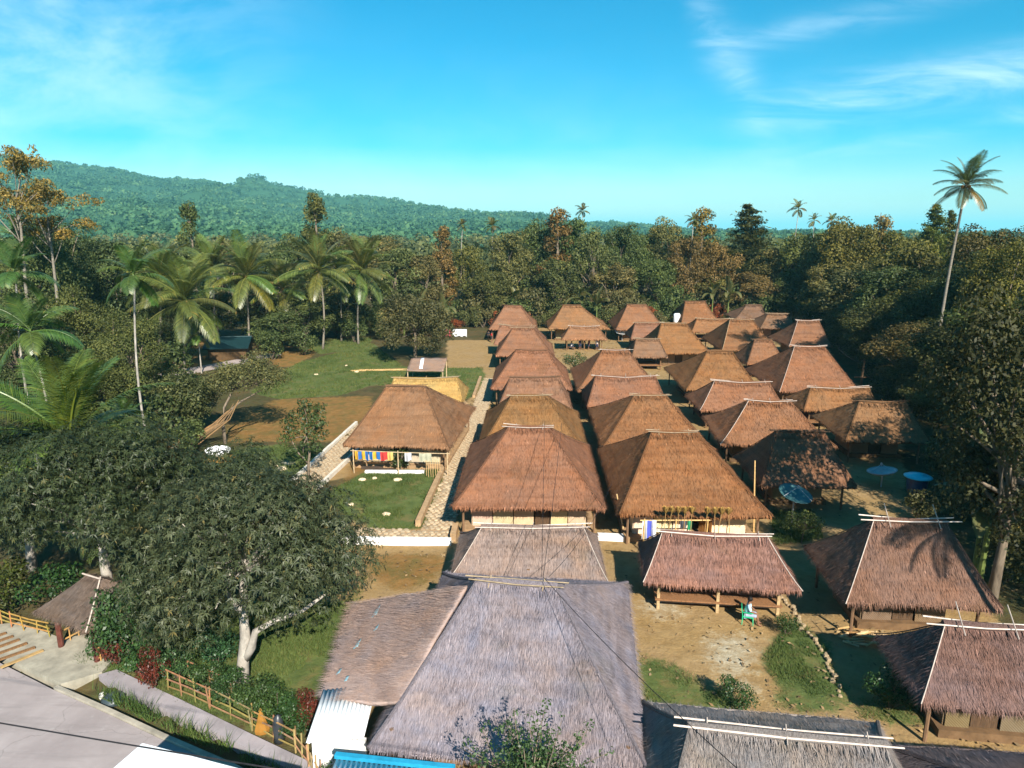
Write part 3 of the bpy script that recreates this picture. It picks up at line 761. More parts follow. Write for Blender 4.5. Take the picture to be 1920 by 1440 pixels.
# ------------------------------------------------------------------ thatched huts
HUT_TEXT = {
 'N1': ('big purplish-grey thatched house nearest the camera, with a lean-to on its left', (0.252, 0.225, 0.254)),
 'H1': ('reddish thatched house beside the cobbled path, front house of its row, woven wall showing', (0.244, 0.118, 0.069)),
 'A0': ('tall thatched house alone on the lawn, bright clothes hung under its eave', (0.226, 0.124, 0.067)),
 'C1': ('thatched house with white woven wall, laundry and upright brooms under its eave', (0.233, 0.108, 0.048)),
 'C2': ('orange-brown thatched house directly behind the house with brooms and laundry', (0.236, 0.115, 0.053)),
 'B2': ('open thatched pavilion on posts with a person on a green chair at its eave', (0.236, 0.13, 0.102)),
 'B1': ('pinkish thatched pavilion right behind the nearest big grey house', (0.265, 0.200, 0.172)),
 'R1': ('thatched house with a palm shadow on its front slope and crossed ridge poles', (0.177, 0.103, 0.075)),
 'R2': ('thatched house cut by the picture edge, pale flecks and white poles along its ridge', (0.169, 0.107, 0.095)),
 'P3': ('shaded thatched hut behind the mesh satellite dish, almost wholly in tree shadow', (0.198, 0.103, 0.059)),
 'M3': ('thatched house with a round tree shadow on its slope, behind the shaded hut', (0.233, 0.115, 0.061)),
 'O3': ('thatched hut at the edge of the dark trees with long leaf shadows on it', (0.212, 0.115, 0.056)),
 'L3': ('low thatched pavilion with a long white ridge pole behind the round-shadowed house', (0.233, 0.115, 0.065)),
 'N3': ('golden-brown thatched pavilion between the big tree-shadowed house and the dark woods', (0.233, 0.12, 0.056)),
 'K3': ('golden-brown thatched house with a thin stick standing on its slope, third row', (0.226, 0.112, 0.048)),
 'J3': ('large thatched house with a ragged palm shadow across its front slope', (0.226, 0.108, 0.059)),
 'H2': ('golden thatched house second behind the cobbled path front house', (0.233, 0.124, 0.051)),
 'B3': ('greyish thatched pavilion third along the cobbled path row', (0.219, 0.12, 0.075)),
 'H3': ('reddish thatched house fourth along the cobbled path row', (0.236, 0.115, 0.067)),
 'H4': ('smooth brown thatched house by the bare earth yard, fifth along the path row', (0.222, 0.112, 0.065)),
 'B5': ('small thatched pavilion showing just its slopes behind the fifth house of the path row', (0.226, 0.118, 0.073)),
 'H6': ('last thatched house of the path row, backed by red-leaved shrubs', (0.233, 0.12, 0.069)),
 'C3': ('wide thatched pavilion with a pale tasselled ridge in the middle row', (0.226, 0.112, 0.067)),
 'C4': ('steep thatched house with a white ridge pole in front of the courtyard shrub', (0.233, 0.115, 0.061)),
 'C5': ('small thatched shelter on thin posts with people gathered in its shade', (0.236, 0.124, 0.067)),
 'C6': ('broad thatched house on tall posts behind the shelter where people gather', (0.236, 0.124, 0.059)),
 'D6': ('thatched house in the back row beside a white satellite dish', (0.23, 0.115, 0.061)),
 'D5': ('low reddish thatched pavilion in front of the back row satellite dish', (0.219, 0.112, 0.069)),
 'D4': ('little greyish thatched hut at the courtyard corner', (0.198, 0.115, 0.069)),
 'E4': ('golden thatched house next to the little greyish courtyard hut', (0.233, 0.118, 0.051)),
 'E6': ('thatched house in the back row with a white water drum at its side', (0.226, 0.108, 0.051)),
 'E5': ('orange thatched pavilion squeezed between two back row houses', (0.233, 0.118, 0.056)),
 'F4': ('brown thatched house with a dark band across its slope in the back rows', (0.219, 0.108, 0.051)),
 'F3': ('small thatched hut with a shaded left slope in front of the banded house', (0.212, 0.108, 0.059)),
 'G4': ('thatched house half hidden by the big dark tree, back rows', (0.205, 0.105, 0.061)),
 'G6': ('greyish thatched hut farthest back, near the wood edge', (0.169, 0.103, 0.069)),
 'G5': ('thatched hut dappled by tree shade at the far wood edge', (0.184, 0.108, 0.065)),
 'Y1': ('bright yellow freshly thatched pavilion behind the lawn house', (0.40, 0.265, 0.095)),
 'S1': ('thatched roof with torn bundles and a pale ridge pole at the bottom edge', (0.24, 0.215, 0.205)),
 'S2': ('dark shaggy thatched roof in the bottom corner', (0.119, 0.101, 0.11)),
}
def slope_frames(Wd, D, e, rl, zr, off):
    """four slopes: eave start, eave end, ridge start, ridge end"""
    hw, hd = Wd / 2, D / 2
    A, B, C_, E_ = (-hw, -hd), (hw, -hd), (hw, hd), (-hw, hd)
    R0, R1 = (off - rl / 2, 0), (off + rl / 2, 0)
    return [(A, B, R0, R1), (B, C_, R1, R1), (C_, E_, R1, R0), (E_, A, R0, R0)]
SHAPE = {'pw': 1.10, 'sag': 0.0, 'tilt': 0.0}
def slope_point(fr, e, zr, u, t, pw=None):
    pw = SHAPE['pw']
    A, B, R0, R1 = [np.array(q, float) for q in fr]
    Ev = A[None] + (B - A)[None] * u[:, None]; Rv = R0[None] + (R1 - R0)[None] * u[:, None]
    xy = Ev + (Rv - Ev) * t[:, None]
    z = e + (zr - e) * t ** pw
    rdg = math.hypot(*(R1 - R0))
    if rdg > 0.01:
        z = z - SHAPE['sag'] * rdg * (1 - (2 * u - 1) ** 2) * t ** 2
    z = z + SHAPE['tilt'] * Rv[:, 0] * t ** 2
    return np.concatenate([xy, z[:, None]], 1)
def lumps(u, t, Le, sd):
    f = np.clip(np.minimum(u, 1 - u) * 8, 0, 1) * np.clip(t * 6, 0, 1) * np.clip((1 - t) * 6, 0, 1)
    fe = (1 - t) ** 3 * np.clip(np.minimum(u, 1 - u) * 6, 0, 1)
    return fe * 0.16 * (vnoise(u * Le, u * 0, sd + 11, 0.55) - 0.5) + f * (0.12 * (vnoise(u * Le, t * 5, sd, 0.7) - 0.5) + 0.05 * (vnoise(u * Le, t * 6, sd + 3, 2.2) - 0.5))
def roof_parts(root, Wd, D, e, rl, zr, off, color, dens, sd, nu=28, ntt=16, blade_w=0.016):
    frs = slope_frames(Wd, D, e, rl, zr, off)
    rng = np.random.default_rng(sd)
    V, F, UV = [], [], []; base = 0
    thick = 0.20
    for si, fr in enumerate(frs):
        Le = math.dist(fr[0], fr[1])
        uu, tt_ = np.meshgrid(np.linspace(0, 1, nu), np.linspace(0, 1, ntt)); ug, tg = uu.ravel(), tt_.ravel()
        p = slope_point(fr, e, zr, ug, tg); p[:, 2] += lumps(ug, tg, Le, sd + si)
        jag = np.where(tg == 0, -0.11 * rng.random(len(tg)), 0); p[:, 2] += jag
        run = math.dist(((fr[0][0] + fr[1][0]) / 2, (fr[0][1] + fr[1][1]) / 2), ((fr[2][0] + fr[3][0]) / 2, (fr[2][1] + fr[3][1]) / 2)); SL = math.hypot(run, zr - e)
        mid = np.array([(fr[2][0] + fr[3][0]) / 2 - fr[0][0], (fr[2][1] + fr[3][1]) / 2 - fr[0][1]])
        ed = np.array([fr[1][0] - fr[0][0], fr[1][1] - fr[0][1]]) / Le
        uvv = np.stack([(p[:, 0] - fr[0][0]) * ed[0] + (p[:, 1] - fr[0][1]) * ed[1] + si * 13.7, tg * SL], 1)
        idx = np.arange(nu * ntt).reshape(ntt, nu)
        f = np.stack([idx[:-1, :-1], idx[:-1, 1:], idx[1:, 1:], idx[1:, :-1]], -1).reshape(-1, 4)
        V.append(p); F.append(f + base); UV.append(uvv); base += len(p)
        # eave edge and underside
        u_ = np.linspace(0, 1, nu); q0 = slope_point(fr, e, zr, u_, np.zeros(nu)); q0[:, 2] += lumps(u_, np.zeros(nu), Le, sd + si); q1 = q0.copy(); q1[:, 2] -= thick + 0.04 * rng.random(nu)
        nin = np.array([(fr[2][0] + fr[3][0]) / 2 - (fr[0][0] + fr[1][0]) / 2, (fr[2][1] + fr[3][1]) / 2 - (fr[0][1] + fr[1][1]) / 2]); nin = nin / (np.linalg.norm(nin) + 1e-9)
        q1[:, :2] += nin * 0.10
        q2 = slope_point(fr, e - thick, zr - thick * 1.6, np.linspace(0, 1, nu), np.ones(nu) * 0.96)
        rows = np.concatenate([q0 + [0, 0, -0.012], q1, q2]); idx = np.arange(3 * nu).reshape(3, nu)
        f = np.stack([idx[1:, :-1], idx[1:, 1:], idx[:-1, 1:], idx[:-1, :-1]], -1).reshape(-1, 4)
        uvv = np.stack([np.tile(np.linspace(0, Le, nu), 3), np.repeat([0, -0.3, 4.0], nu)], 1)
        V.append(rows); F.append(f + base); UV.append(uvv); base += len(rows)
    me = np_mesh('roof', np.concatenate(V), np.concatenate(F), None, np.concatenate(UV), smooth=False)
    link('roof', me, 'thatch', root, color)
    # loose straw: slope straw, eave fringe, ridge and hip tufts
    BV, BA = [], []
    def blades(p, d, nrm, L, w, lift, var):
        k = len(p); side = np.cross(d, nrm); side /= np.linalg.norm(side, axis=1)[:, None] + 1e-9
        a = p + side * (w / 2)[:, None]; b_ = p - side * (w / 2)[:, None]; c_ = p + d * L[:, None] + nrm * lift[:, None]
        BV.append(np.stack([a, b_, c_], 1).reshape(-1, 3)); BA.append(np.repeat(var, 3))
    for si, fr in enumerate(frs):
        if si == 2 and sd % 2 == 5: continue
        Le = math.dist(fr[0], fr[1]); A_, B_, R0_, R1_ = [np.array((*q, 0.0)) for q in fr]
        for q in (A_, B_): q[2] = e
        for q in (R0_, R1_): q[2] = zr
        nm = np.cross(B_ - A_, (R0_ + R1_) / 2 - (A_ + B_) / 2); nm /= np.linalg.norm(nm)
        dn = np.cross(B_ - A_, nm); dn /= np.linalg.norm(dn); dn = dn if dn[2] < 0 else -dn
        area = np.linalg.norm(np.cross(B_ - A_, (R0_ + R1_) / 2 - (A_ + B_) / 2)) * (0.5 + 0.5 * np.linalg.norm(R1_ - R0_) / Le)
        k = int(area * dens * (0.35 if si == 2 else 1.0))
        kr = min(.97, np.linalg.norm(R1_ - R0_) / Le); t = np.clip((1 - np.sqrt(1 - rng.random(k) * (1 - kr * kr))) / (1 - kr), 0.0, 0.985); u = rng.random(k)
        p = slope_point(fr, e, zr, u, t); p[:, 2] += lumps(u, t, Le, sd + si) + 0.012
        d = dn[None] + rng.normal(size=(k, 3)) * 0.13; d /= np.linalg.norm(d, axis=1)[:, None]
        pv = vnoise(u * Le, t * 6, sd, 0.9) * 0.4
        var = np.clip(0.18 + pv + rng.normal(size=k) * 0.17, 0, 0.95); var[rng.random(k) < 0.004] = 1.0
        blades(p, d, np.repeat(nm[None], k, 0), rng.uniform(.18, .42, k), rng.uniform(.7, 1.4, k) * blade_w, rng.uniform(.0, .05 if dens > 150 else .018, k), var)
        # eave fringe
        k = int(Le * 30 * min(1.0, 0.35 + dens / 120)); u = rng.random(k)
        p = slope_point(fr, e, zr, u, rng.random(k) * 0.012); p[:, 2] += lumps(u, np.zeros(k), Le, sd + si)
        d = dn[None] * 0.85 + np.array([[0, 0, -0.45]]) + rng.normal(size=(k, 3)) * 0.20; d /= np.linalg.norm(d, axis=1)[:, None]
        blades(p, d, np.repeat(nm[None], k, 0), rng.uniform(.04, .26, k) + 0.18 * vnoise(u * Le, u * 0, sd, 1.4), rng.uniform(1, 2.0, k) * blade_w * 1.1, rng.uniform(-.05, .04, k), np.clip(rng.normal(.55, .18, k), 0, 1))
        # ridge tufts
        if si in (0, 2):
            k = int(max(rl, 1) * 75 * min(1.0, 0.3 + dens / 120)); u = rng.random(k) * 1.04 - 0.02
            p = slope_point(fr, e, zr, np.clip(u, 0, 1), 1 - rng.random(k) * 0.05); p[:, 2] += 0.05
            d = dn[None] + rng.normal(size=(k, 3)) * 0.14; d /= np.linalg.norm(d, axis=1)[:, None]
            blades(p, d, np.repeat(nm[None], k, 0), rng.uniform(.3, .62, k) * (0.6 + 0.8 * vnoise(u * rl, u * 0, sd + 9, 1.8)), rng.uniform(1, 2.4, k) * blade_w * 1.3, rng.uniform(.0, .07, k), np.clip(rng.normal(.34, .22, k), 0, 1))
        # hip straw
        hip = np.linalg.norm(R1_ - B_); k = int(hip * 40 * min(1.0, 0.3 + dens / 120)); t = rng.random(k)
        p = slope_point(fr, e, zr, np.ones(k) * (1 - rng.random(k) * 0.02), t); p[:, 2] += 0.03
        d = dn[None] + rng.normal(size=(k, 3)) * 0.22; d /= np.linalg.norm(d, axis=1)[:, None]
        blades(p, d, np.repeat(nm[None], k, 0), rng.uniform(.2, .45, k), rng.uniform(1, 2, k) * blade_w, rng.uniform(.0, .06, k), np.clip(rng.normal(.45, .2, k), 0, 1))
    BV = np.concatenate(BV); BA = np.concatenate(BA)
    tag(link('loose_straw', np_mesh('loose_straw', BV, np.arange(len(BV)).reshape(-1, 3), BA), 'straw', root, color), kind='stuff')
def hip_line(frs_corner, ridge_end, e, zr, lift, n=7, over=0.03, t0=-0.03, t1=1.0):
    pw = SHAPE['pw']
    A = np.array(frs_corner, float); R = np.array(ridge_end, float); out = []
    for i in range(n):
        t = t0 + (t1 - t0) * i / (n - 1)
        xy = A + (R - A) * t; z = e + (zr - e) * (max(t, 0) ** pw) + SHAPE['tilt'] * R[0] * max(t, 0) ** 2 + lift + (t * (zr - e) if t < 0 else 0)
        out.append((xy[0], xy[1], z))
    return out
HUT = {}
def hut(row, n_panels=0, poles=True, hips=(0,), crossed=False):
    nm, kind, x, y, rot, Wd, D, e, rl, zr, off = row
    label, col = HUT_TEXT[nm]
    root = empty('thatched_house' if kind == 'house' else 'thatched_pavilion', (x, y, 0), rot, label, 'house' if kind == 'house' else 'pavilion', 'thatched huts of the village')
    HUT[nm] = root
    sd = sum(ord(c_) * (i + 3) for i, c_ in enumerate(nm))
    random.seed(sd); SHAPE.update(pw=random.uniform(1.04, 1.24), sag=random.uniform(.012, .045), tilt=random.uniform(-.03, .03))
    sg_ = SHAPE['sag'] * rl; tl_ = SHAPE['tilt']
    dist = math.hypot(x, y); pxm = 691 / dist
    dens = {True: 380, False: 0}[dist < 28] or (210 if dist < 38 else 110 if dist < 60 else 55 if dist < 85 else 26)
    roof_parts(root, Wd, D, e, rl, zr, off, col, dens, sd, 56 if dist < 60 else 20, 18 if dist < 60 else 11, max(0.014, 0.42 / pxm))
    hw, hd = Wd / 2, D / 2
    pale_ = crossed or nm in ('B1', 'B2', 'C3', 'L3', 'M3', 'N3', 'C4', 'G4', 'H1', 'S1', 'J3', 'C5'); pole_mat = 'pale_bamboo' if pale_ else ('bamboo' if sd % 3 else 'wood')
    pr_ = max(0.028, 0.20 / pxm)
    if poles:
        # two long poles clamp the ridge thatch
        for s_ in (-1, 1):
            ext = random.uniform(0.25, 0.5) + (0.3 if crossed else 0); bow = random.uniform(-.05, .05)
            MB().tube([(off - rl / 2 - ext, s_ * 0.17, zr + 0.05 + tl_ * (off - rl / 2) + random.uniform(-.05, .08)), (off, s_ * 0.17 + bow, zr + 0.07 - sg_), (off + rl / 2 + ext * random.uniform(.6, 1.1), s_ * 0.17, zr + 0.05 + tl_ * (off + rl / 2) + random.uniform(-.05, .08))], [pr_, pr_ * 0.95, pr_ * 0.8], 6).build('ridge_pole', pole_mat, root, tuple([(1.3 if nm in ('R1', 'R2', 'B1', 'B2', 'S1') else 1.0 if pale_ else 0.6) * random.uniform(.85, 1.1)] * 3))
        # binding sticks across the ridge
        for f in (0.08, 0.5, 0.92) if rl > 3 else (0.15, 0.85):
            xx_ = off - rl / 2 + rl * f; ln = 0.62 if crossed and f != 0.5 else 0.32
            MB().tube([(xx_, -ln, zr - 0.1), (xx_ + 0.05, ln * 0.6, zr + (0.62 if crossed and f != 0.5 else 0.14))], pr_ * 0.7, 5).build('ridge_peg', pole_mat, root, (0.8, 0.8, 0.8))
        # ridge cap roll
        MB().tube([(off - rl / 2 - 0.1, 0, zr - 0.04), (off - rl / 4, 0, zr + 0.01 - sg_ * .75), (off + rl / 4, 0, zr - 0.01 - sg_ * .75), (off + rl / 2 + 0.1, 0, zr - 0.04)], [0.13, 0.16, 0.15, 0.12], 8).build('ridge_cap', 'straw_cap', root, col)
    corners = [(-hw, -hd), (hw, -hd), (hw, hd), (-hw, hd)]; rends = [(off - rl / 2, 0), (off + rl / 2, 0), (off + rl / 2, 0), (off - rl / 2, 0)]
    for h_ in hips:
        MB().tube(hip_line(corners[h_], rends[h_], e, zr, 0.06), pr_ * 0.8, 5).build('hip_pole', pole_mat if h_ in (0, 1) else 'dark_wood', root, (.95, .95, .95))
    for h_ in range(4):
        if h_ not in hips:
            MB().tube(hip_line(corners[h_], rends[h_], e, zr, 0.0, t0=0.0), [0.07] * 7, 6).build('hip_roll', 'straw_cap', root, tuple(c_ * 0.8 for c_ in col))
    # body
    if kind == 'house':
        near_ = nm in ('H1', 'C1', 'A0'); ix_, iy_ = (1.0, 1.3) if near_ else (1.35, min(2.1, D * .28)); ww, wd_ = Wd - 2 * ix_, D - 2 * iy_; top = e - 0.62 + (zr - e) * min(ix_ / ((Wd - rl) / 2), iy_ / (D / 2)) ** 1.1
        MB().box((0, 0, 0.14), (ww + (1.1 if near_ else .5), wd_ + (1.1 if near_ else .5), 0.34)).build('plinth', 'earth', root, (1, 1, 1) if near_ else (.45, .42, .4))  # plinths below deep eaves darkened to paint in the eave shade
        wl_ = MB()
        wl_.box((0, wd_ / 2, 0.3 + top / 2), (ww, 0.07, top)); wl_.box((-ww / 2, 0, 0.3 + top / 2), (0.07, wd_ - 0.08, top)); wl_.box((ww / 2, 0, 0.3 + top / 2), (0.07, wd_ - 0.08, top))
        wcol = (1.5, 1.45, 1.4) if nm == 'C1' else (1, 0.95, 0.88) if near_ else ((.32, .28, .23) if nm in ('R1', 'R2') else (.6, .52, .43))  # deep-set walls coloured darker to stand for shade under the eaves
        wl_.build('wall', 'woven', root, wcol)
        # front wall: woven panels on both sides of the door
        npn = n_panels or 4; dx = {'H1': 0.62, 'C1': 0.60}.get(nm, 0.5); dw = 0.95
        door_x = -ww / 2 + ww * dx
        segs = [(-ww / 2, door_x - dw / 2), (door_x + dw / 2, ww / 2)]
        for a_, b_ in segs:
            k = max(1, round((b_ - a_) / 1.15))
            for i in range(k):
                w1 = (b_ - a_) / k
                MB().box((a_ + w1 * (i + .5), -wd_ / 2, 0.31 + top / 2), (w1 - 0.05, 0.05, top)).build('wall_panel', 'woven', root, tuple(c_ * random.uniform(.85, 1.1) for c_ in wcol))
        MB().box((door_x + (0.2 if nm == 'C1' else 0.0), -wd_ / 2 + (-0.28 if nm == 'C1' else 0.06), 0.31 + top / 2), (dw * 0.9, 0.05, top * 0.98), rad(-52) if nm == 'C1' else 0).build('door', 'wood', root, (1.6, 1.2, 0.6) if nm == 'C1' else (0.5, 0.5, 0.5))
        for i, (a_, b_) in enumerate(((-1, -1), (1, -1), (1, 1), (-1, 1))):
            MB().tube([(a_ * (hw - 0.55), b_ * (hd - 0.6), 0), (a_ * (hw - 0.55), b_ * (hd - 0.6), e + 0.25)], 0.07, 6).build('post', 'wood', root)
    else:
        px_, py_ = hw - 0.75, hd - 0.65
        xsP = (-px_, 0, px_) if Wd > 6 else (-px_, px_)
        for a_ in xsP:
            for b_ in (-py_, py_):
                MB().box((a_, b_, e / 2 + 0.1), (0.13, 0.13, e + 0.25)).build('post', 'bamboo' if nm in ('B2', 'Y1') else 'wood', root, (0.9, 0.85, 0.75))
        if nm not in ('C5',):
            MB().box((0, 0, 0.58), (px_ * 2 + 0.3, py_ * 2 + 0.3, 0.07)).build('deck', 'wood', root, (1.3, 1.1, 0.9))
            MB().box((0, -py_, 0.50), (px_ * 2 + 0.2, 0.09, 0.12)).build('beam', 'dark_wood', root)
        MB().box((0, -py_ - 0.08, e - 0.02), (px_ * 2 + 0.6, 0.08, 0.1)).build('eave_beam', 'dark_wood', root)
    return root
m, t, b = newmat('straw_cap', 0.95, 0.1); N = NT(t)
no = N.noise(N.map(N.obj(), (9, 2, 9)), 3.0, 5, 0.7)
N.put(b.inputs['Base Color'], N.mix(1.0, N.ocol(), N.ramp(no, [(0.3, (0.35, 0.32, 0.3)), (0.55, (0.75, 0.73, 0.7)), (0.75, (1.1, 1.1, 1.1))]), 'MULTIPLY'))
N.bump(no, 0.9, 0.04, b)

HIPS = {'R1': (0, 3), 'R2': (0, 3), 'B2': (0, 1, 3), 'B1': (0, 1), 'M3': (0, 3), 'L3': (0,), 'O3': (3,), 'H1': (2, 3), 'C1': (3,), 'C2': (3,), 'H2': (2, 3), 'A0': (2,), 'K3': (3,), 'J3': (0, 3), 'Y1': (2,), 'C4': (2, 3), 'H3': (3,), 'H4': (2, 3), 'F4': (0, 3), 'E6': (3,), 'G4': (0, 3), 'N1': ()}
for row in HUTS:
    hut(row, hips=HIPS.get(row[0], (3,)), crossed=row[0] in ('R1', 'R2'), poles=True)
# two roofs that cross the bottom edge
hut(('S1', 'house', 6.55, 16.75, -0.085, 7.2, 6.0, 2.1, 5.0, 3.7, 0.0), hips=())
hut(('S2', 'house', 13.0, 15.7, -0.05, 6.2, 5.6, 2.0, 3.0, 3.3, 0.1), hips=())

# lean-to on the left of the near house, with its sheet-metal end
ln = empty('lean_to', (-6.6, 22.8, 0), 0, 'low straw-covered lean-to with a corrugated metal end beside the near house', 'shed')
def quad_grid(c4, nu, nv, amp=0.03, sd=1, corr=0.0):
    A, B, C_, D_ = [np.array(q, float) for q in c4]
    uu, vv_ = np.meshgrid(np.linspace(0, 1, nu), np.linspace(0, 1, nv)); uu, vv_ = uu.ravel()[:, None], vv_.ravel()[:, None]
    p = (A * (1 - uu) + B * uu) * (1 - vv_) + (D_ * (1 - uu) + C_ * uu) * vv_
    p[:, 2] += amp * (vnoise(p[:, 0], p[:, 1], sd, 1.3) - 0.5) * 2
    if corr: p[:, 2] += corr * np.sin(uu[:, 0] * np.linalg.norm(B - A) * 2 * math.pi / 0.15)
    i_ = np.arange(nu * nv).reshape(nv, nu)
    return p, np.stack([i_[:-1, :-1], i_[:-1, 1:], i_[1:, 1:], i_[1:, :-1]], -1).reshape(-1, 4), np.stack([uu[:, 0] * np.linalg.norm(B - A), vv_[:, 0] * np.linalg.norm(D_ - A)], 1)
LC = np.array([-6.6, 22.8, 0])
def solid_sheet(name, c4, nu, nv, mat, parent, color, thick=0.05, **k):
    p, f, uvv = quad_grid([np.array(q) - LC for q in c4], nu, nv, **k)
    q = p.copy(); q[:, 2] -= thick; n_ = len(p); i_ = np.arange(n_).reshape(nv, nu)
    ring = np.concatenate([i_[0, :], i_[1:, -1], i_[-1, -2::-1], i_[-2:0:-1, 0]]); r2 = np.roll(ring, -1)
    F = np.concatenate([f, f[:, ::-1] + n_, np.stack([ring, ring + n_, r2 + n_, r2], 1)])
    return link(name, np_mesh(name, np.concatenate([p, q]), F, None, np.concatenate([uvv[:, ::-1], uvv[:, ::-1]])), mat, parent, color)
solid_sheet('straw_roof', [(-7.42, 20.05, 1.75), (-4.55, 18.9, 2.62), (-2.85, 22.9, 4.5), (-8.15, 26.1, 1.8)], 26, 40, 'thatch', ln, (0.36, 0.275, 0.25), 0.14, amp=0.07, sd=5)
k = 9000; uu = RNG.random(k); vv = RNG.random(k)
A_, B_, C_, D_ = [np.array(q) - LC for q in [(-7.42, 20.05, 1.78), (-4.55, 18.9, 2.65), (-2.85, 22.9, 4.53), (-8.15, 26.1, 1.83)]]
pp = ((A_[None] * (1 - uu)[:, None] + B_[None] * uu[:, None]) * (1 - vv)[:, None] + (D_[None] * (1 - uu)[:, None] + C_[None] * uu[:, None]) * vv[:, None])
dd = np.array([[-1, 0.1, -0.2]]) + RNG.normal(size=(k, 3)) * np.array([.1, .25, .05]); dd /= np.linalg.norm(dd, axis=1)[:, None]
sw = RNG.uniform(.007, .014, k)[:, None] * np.array([[0, 1, 0]])
V = np.stack([pp + sw, pp - sw, pp + dd * RNG.uniform(.2, .6, k)[:, None] + np.array([0, 0, 0.05])], 1).reshape(-1, 3)
tag(link('loose_straw', np_mesh('loose_straw', V, np.arange(3 * k).reshape(-1, 3), np.repeat(np.clip(RNG.normal(.45, .2, k), 0, .95), 3)), 'straw', ln, (0.36, 0.275, 0.25)), kind='stuff')
solid_sheet('metal_sheet', [(-7.35, 18.15, 1.62), (-5.5, 18.05, 1.95), (-5.62, 20.3, 2.2), (-7.45, 20.2, 1.98)], 100, 3, 'white_metal', ln, (1, 1, 1), 0.012, amp=0.0, corr=0.022)
def lean_z(x, y):
    best = None
    for uu_ in np.linspace(0, 1, 41):
        for vv_ in np.linspace(0, 1, 41):
            q_ = (A_ * (1 - uu_) + B_ * uu_) * (1 - vv_) + (D_ * (1 - uu_) + C_ * uu_) * vv_ + LC
            d_ = (q_[0] - x) ** 2 + (q_[1] - y) ** 2
            if best is None or d_ < best[0]: best = (d_, q_[2])
    return best[1]
for i, (x_, y_, s_) in enumerate([(-6.62, 24.2, 1.1), (-6.3, 23.0, .6), (-6.9, 22.5, .9), (-7.2, 21.2, .6), (-6.75, 20.6, .5)]):
    pz = [lean_z(x_ + a_, y_ + b_) + .09 for a_, b_ in ((-.12 * s_, -.25 * s_), (.08 * s_, -.2 * s_), (.12 * s_, .3 * s_), (-.06 * s_, .2 * s_))]
    solid_sheet('tarp_patch', [(x_ - .12 * s_, y_ - .25 * s_, pz[0]), (x_ + .08 * s_, y_ - .2 * s_, pz[1]), (x_ + .12 * s_, y_ + .3 * s_, pz[2]), (x_ - .06 * s_, y_ + .2 * s_, pz[3])], 4, 4, 'blue_paint', ln, (8, 1.3, .95), 0.01, amp=0.02, sd=i)
for y_ in (20.2, 22.0, 24.0, 26.0):
    MB().tube([(-7.45 - (y_ - 20) * .11 - LC[0], y_ - LC[1], 0), (-7.45 - (y_ - 20) * .11 - LC[0], y_ - LC[1], 1.75)], 0.05, 6).build('post', 'dark_wood', ln)
bw = MB().box((-6.4 - LC[0], 18.45 - LC[1], 0.75), (1.7, 0.14, 1.7)).build('block_wall', 'plaster', ln)
MB().box((-7.2 - LC[0], 19.4 - LC[1], 0.75), (0.14, 1.7, 1.7)).build('side_wall', 'plaster', ln)
# blue-edged awning at the foot of the near house
LC = np.array([-4.6, 16.6, 0]); aw = empty('awning', tuple(LC), 0, 'blue-edged corrugated awning at the bottom beside the leafy sapling', 'awning')
solid_sheet('metal_sheet', [(-6.1, 15.0, 2.0), (-2.6, 15.0, 2.0), (-2.6, 16.95, 1.9), (-6.1, 17.25, 1.9)], 120, 3, 'white_metal', aw, (0.9, 0.98, 1.0), 0.012, amp=0.0, corr=0.02)
MB().box((0.25, 0.55, 1.97), (3.6, 0.16, 0.12), rad(-4.9)).build('edge_board', 'blue_paint', aw)
for a_, b_ in ((-1.4, 0.3), (1.9, 0.2), (1.9, -1.4), (-1.4, -1.4)):
    MB().tube([(a_, b_, 0), (a_, b_, 1.9)], 0.05, 6).build('post', 'wood', aw)

# ------------------------------------------------------------------ vegetation templates
def leaves(p, out, size, rng, aspect=0.5, spread=0.6, var=None, up=0.35):
    """one folded rhombic leaf per point, facing roughly outwards/upwards"""
    K = len(p); nrm = out + np.array([[0, 0, up]]) + rng.normal(size=(K, 3)) * spread; nrm /= np.linalg.norm(nrm, axis=1)[:, None]
    a_ = np.cross(nrm, rng.normal(size=(K, 3))); a_ /= np.linalg.norm(a_, axis=1)[:, None] + 1e-9; b_ = np.cross(nrm, a_)
    s = (size * rng.uniform(0.65, 1.3, K))[:, None] * 0.5
    fold = nrm * s * 0.25
    V = np.stack([p + a_ * s, p + b_ * s * aspect + fold, p - a_ * s, p - b_ * s * aspect + fold], 1).reshape(-1, 3)
    if var is None: var = np.clip(rng.normal(0.45, 0.2, K), 0, 1)
    return V, np.arange(K * 4).reshape(-1, 4), np.repeat(var, 4)
def clump_crown(clumps, per_r2, size, rng, aspect=0.55, flat=0.8, up=0.35, spread=0.6):
    P_, O_, A_ = [], [], []
    for (cx, cy, cz, r) in clumps:
        k = int(per_r2 * r * r); d = rng.normal(size=(k, 3)); d[:, 2] += 0.25; d /= np.linalg.norm(d, axis=1)[:, None]
        rr = r * (0.35 + 0.65 * rng.random(k) ** 0.45) * (0.85 + 0.3 * vnoise(d[:, 0] * 3, d[:, 1] * 3 + d[:, 2] * 2, int(cx * 3 + cz * 7) % 97, 1.0))
        P_.append(np.array([[cx, cy, cz]]) + d * rr[:, None] * np.array([[1, 1, flat]])); O_.append(d)
        A_.append(np.clip(rng.normal(0.42, 0.17, k) + rng.normal() * 0.10, 0, 1))
    p = np.concatenate(P_); o = np.concatenate(O_)
    return leaves(p, o, np.full(len(p), size), rng, aspect, spread, np.concatenate(A_), up)
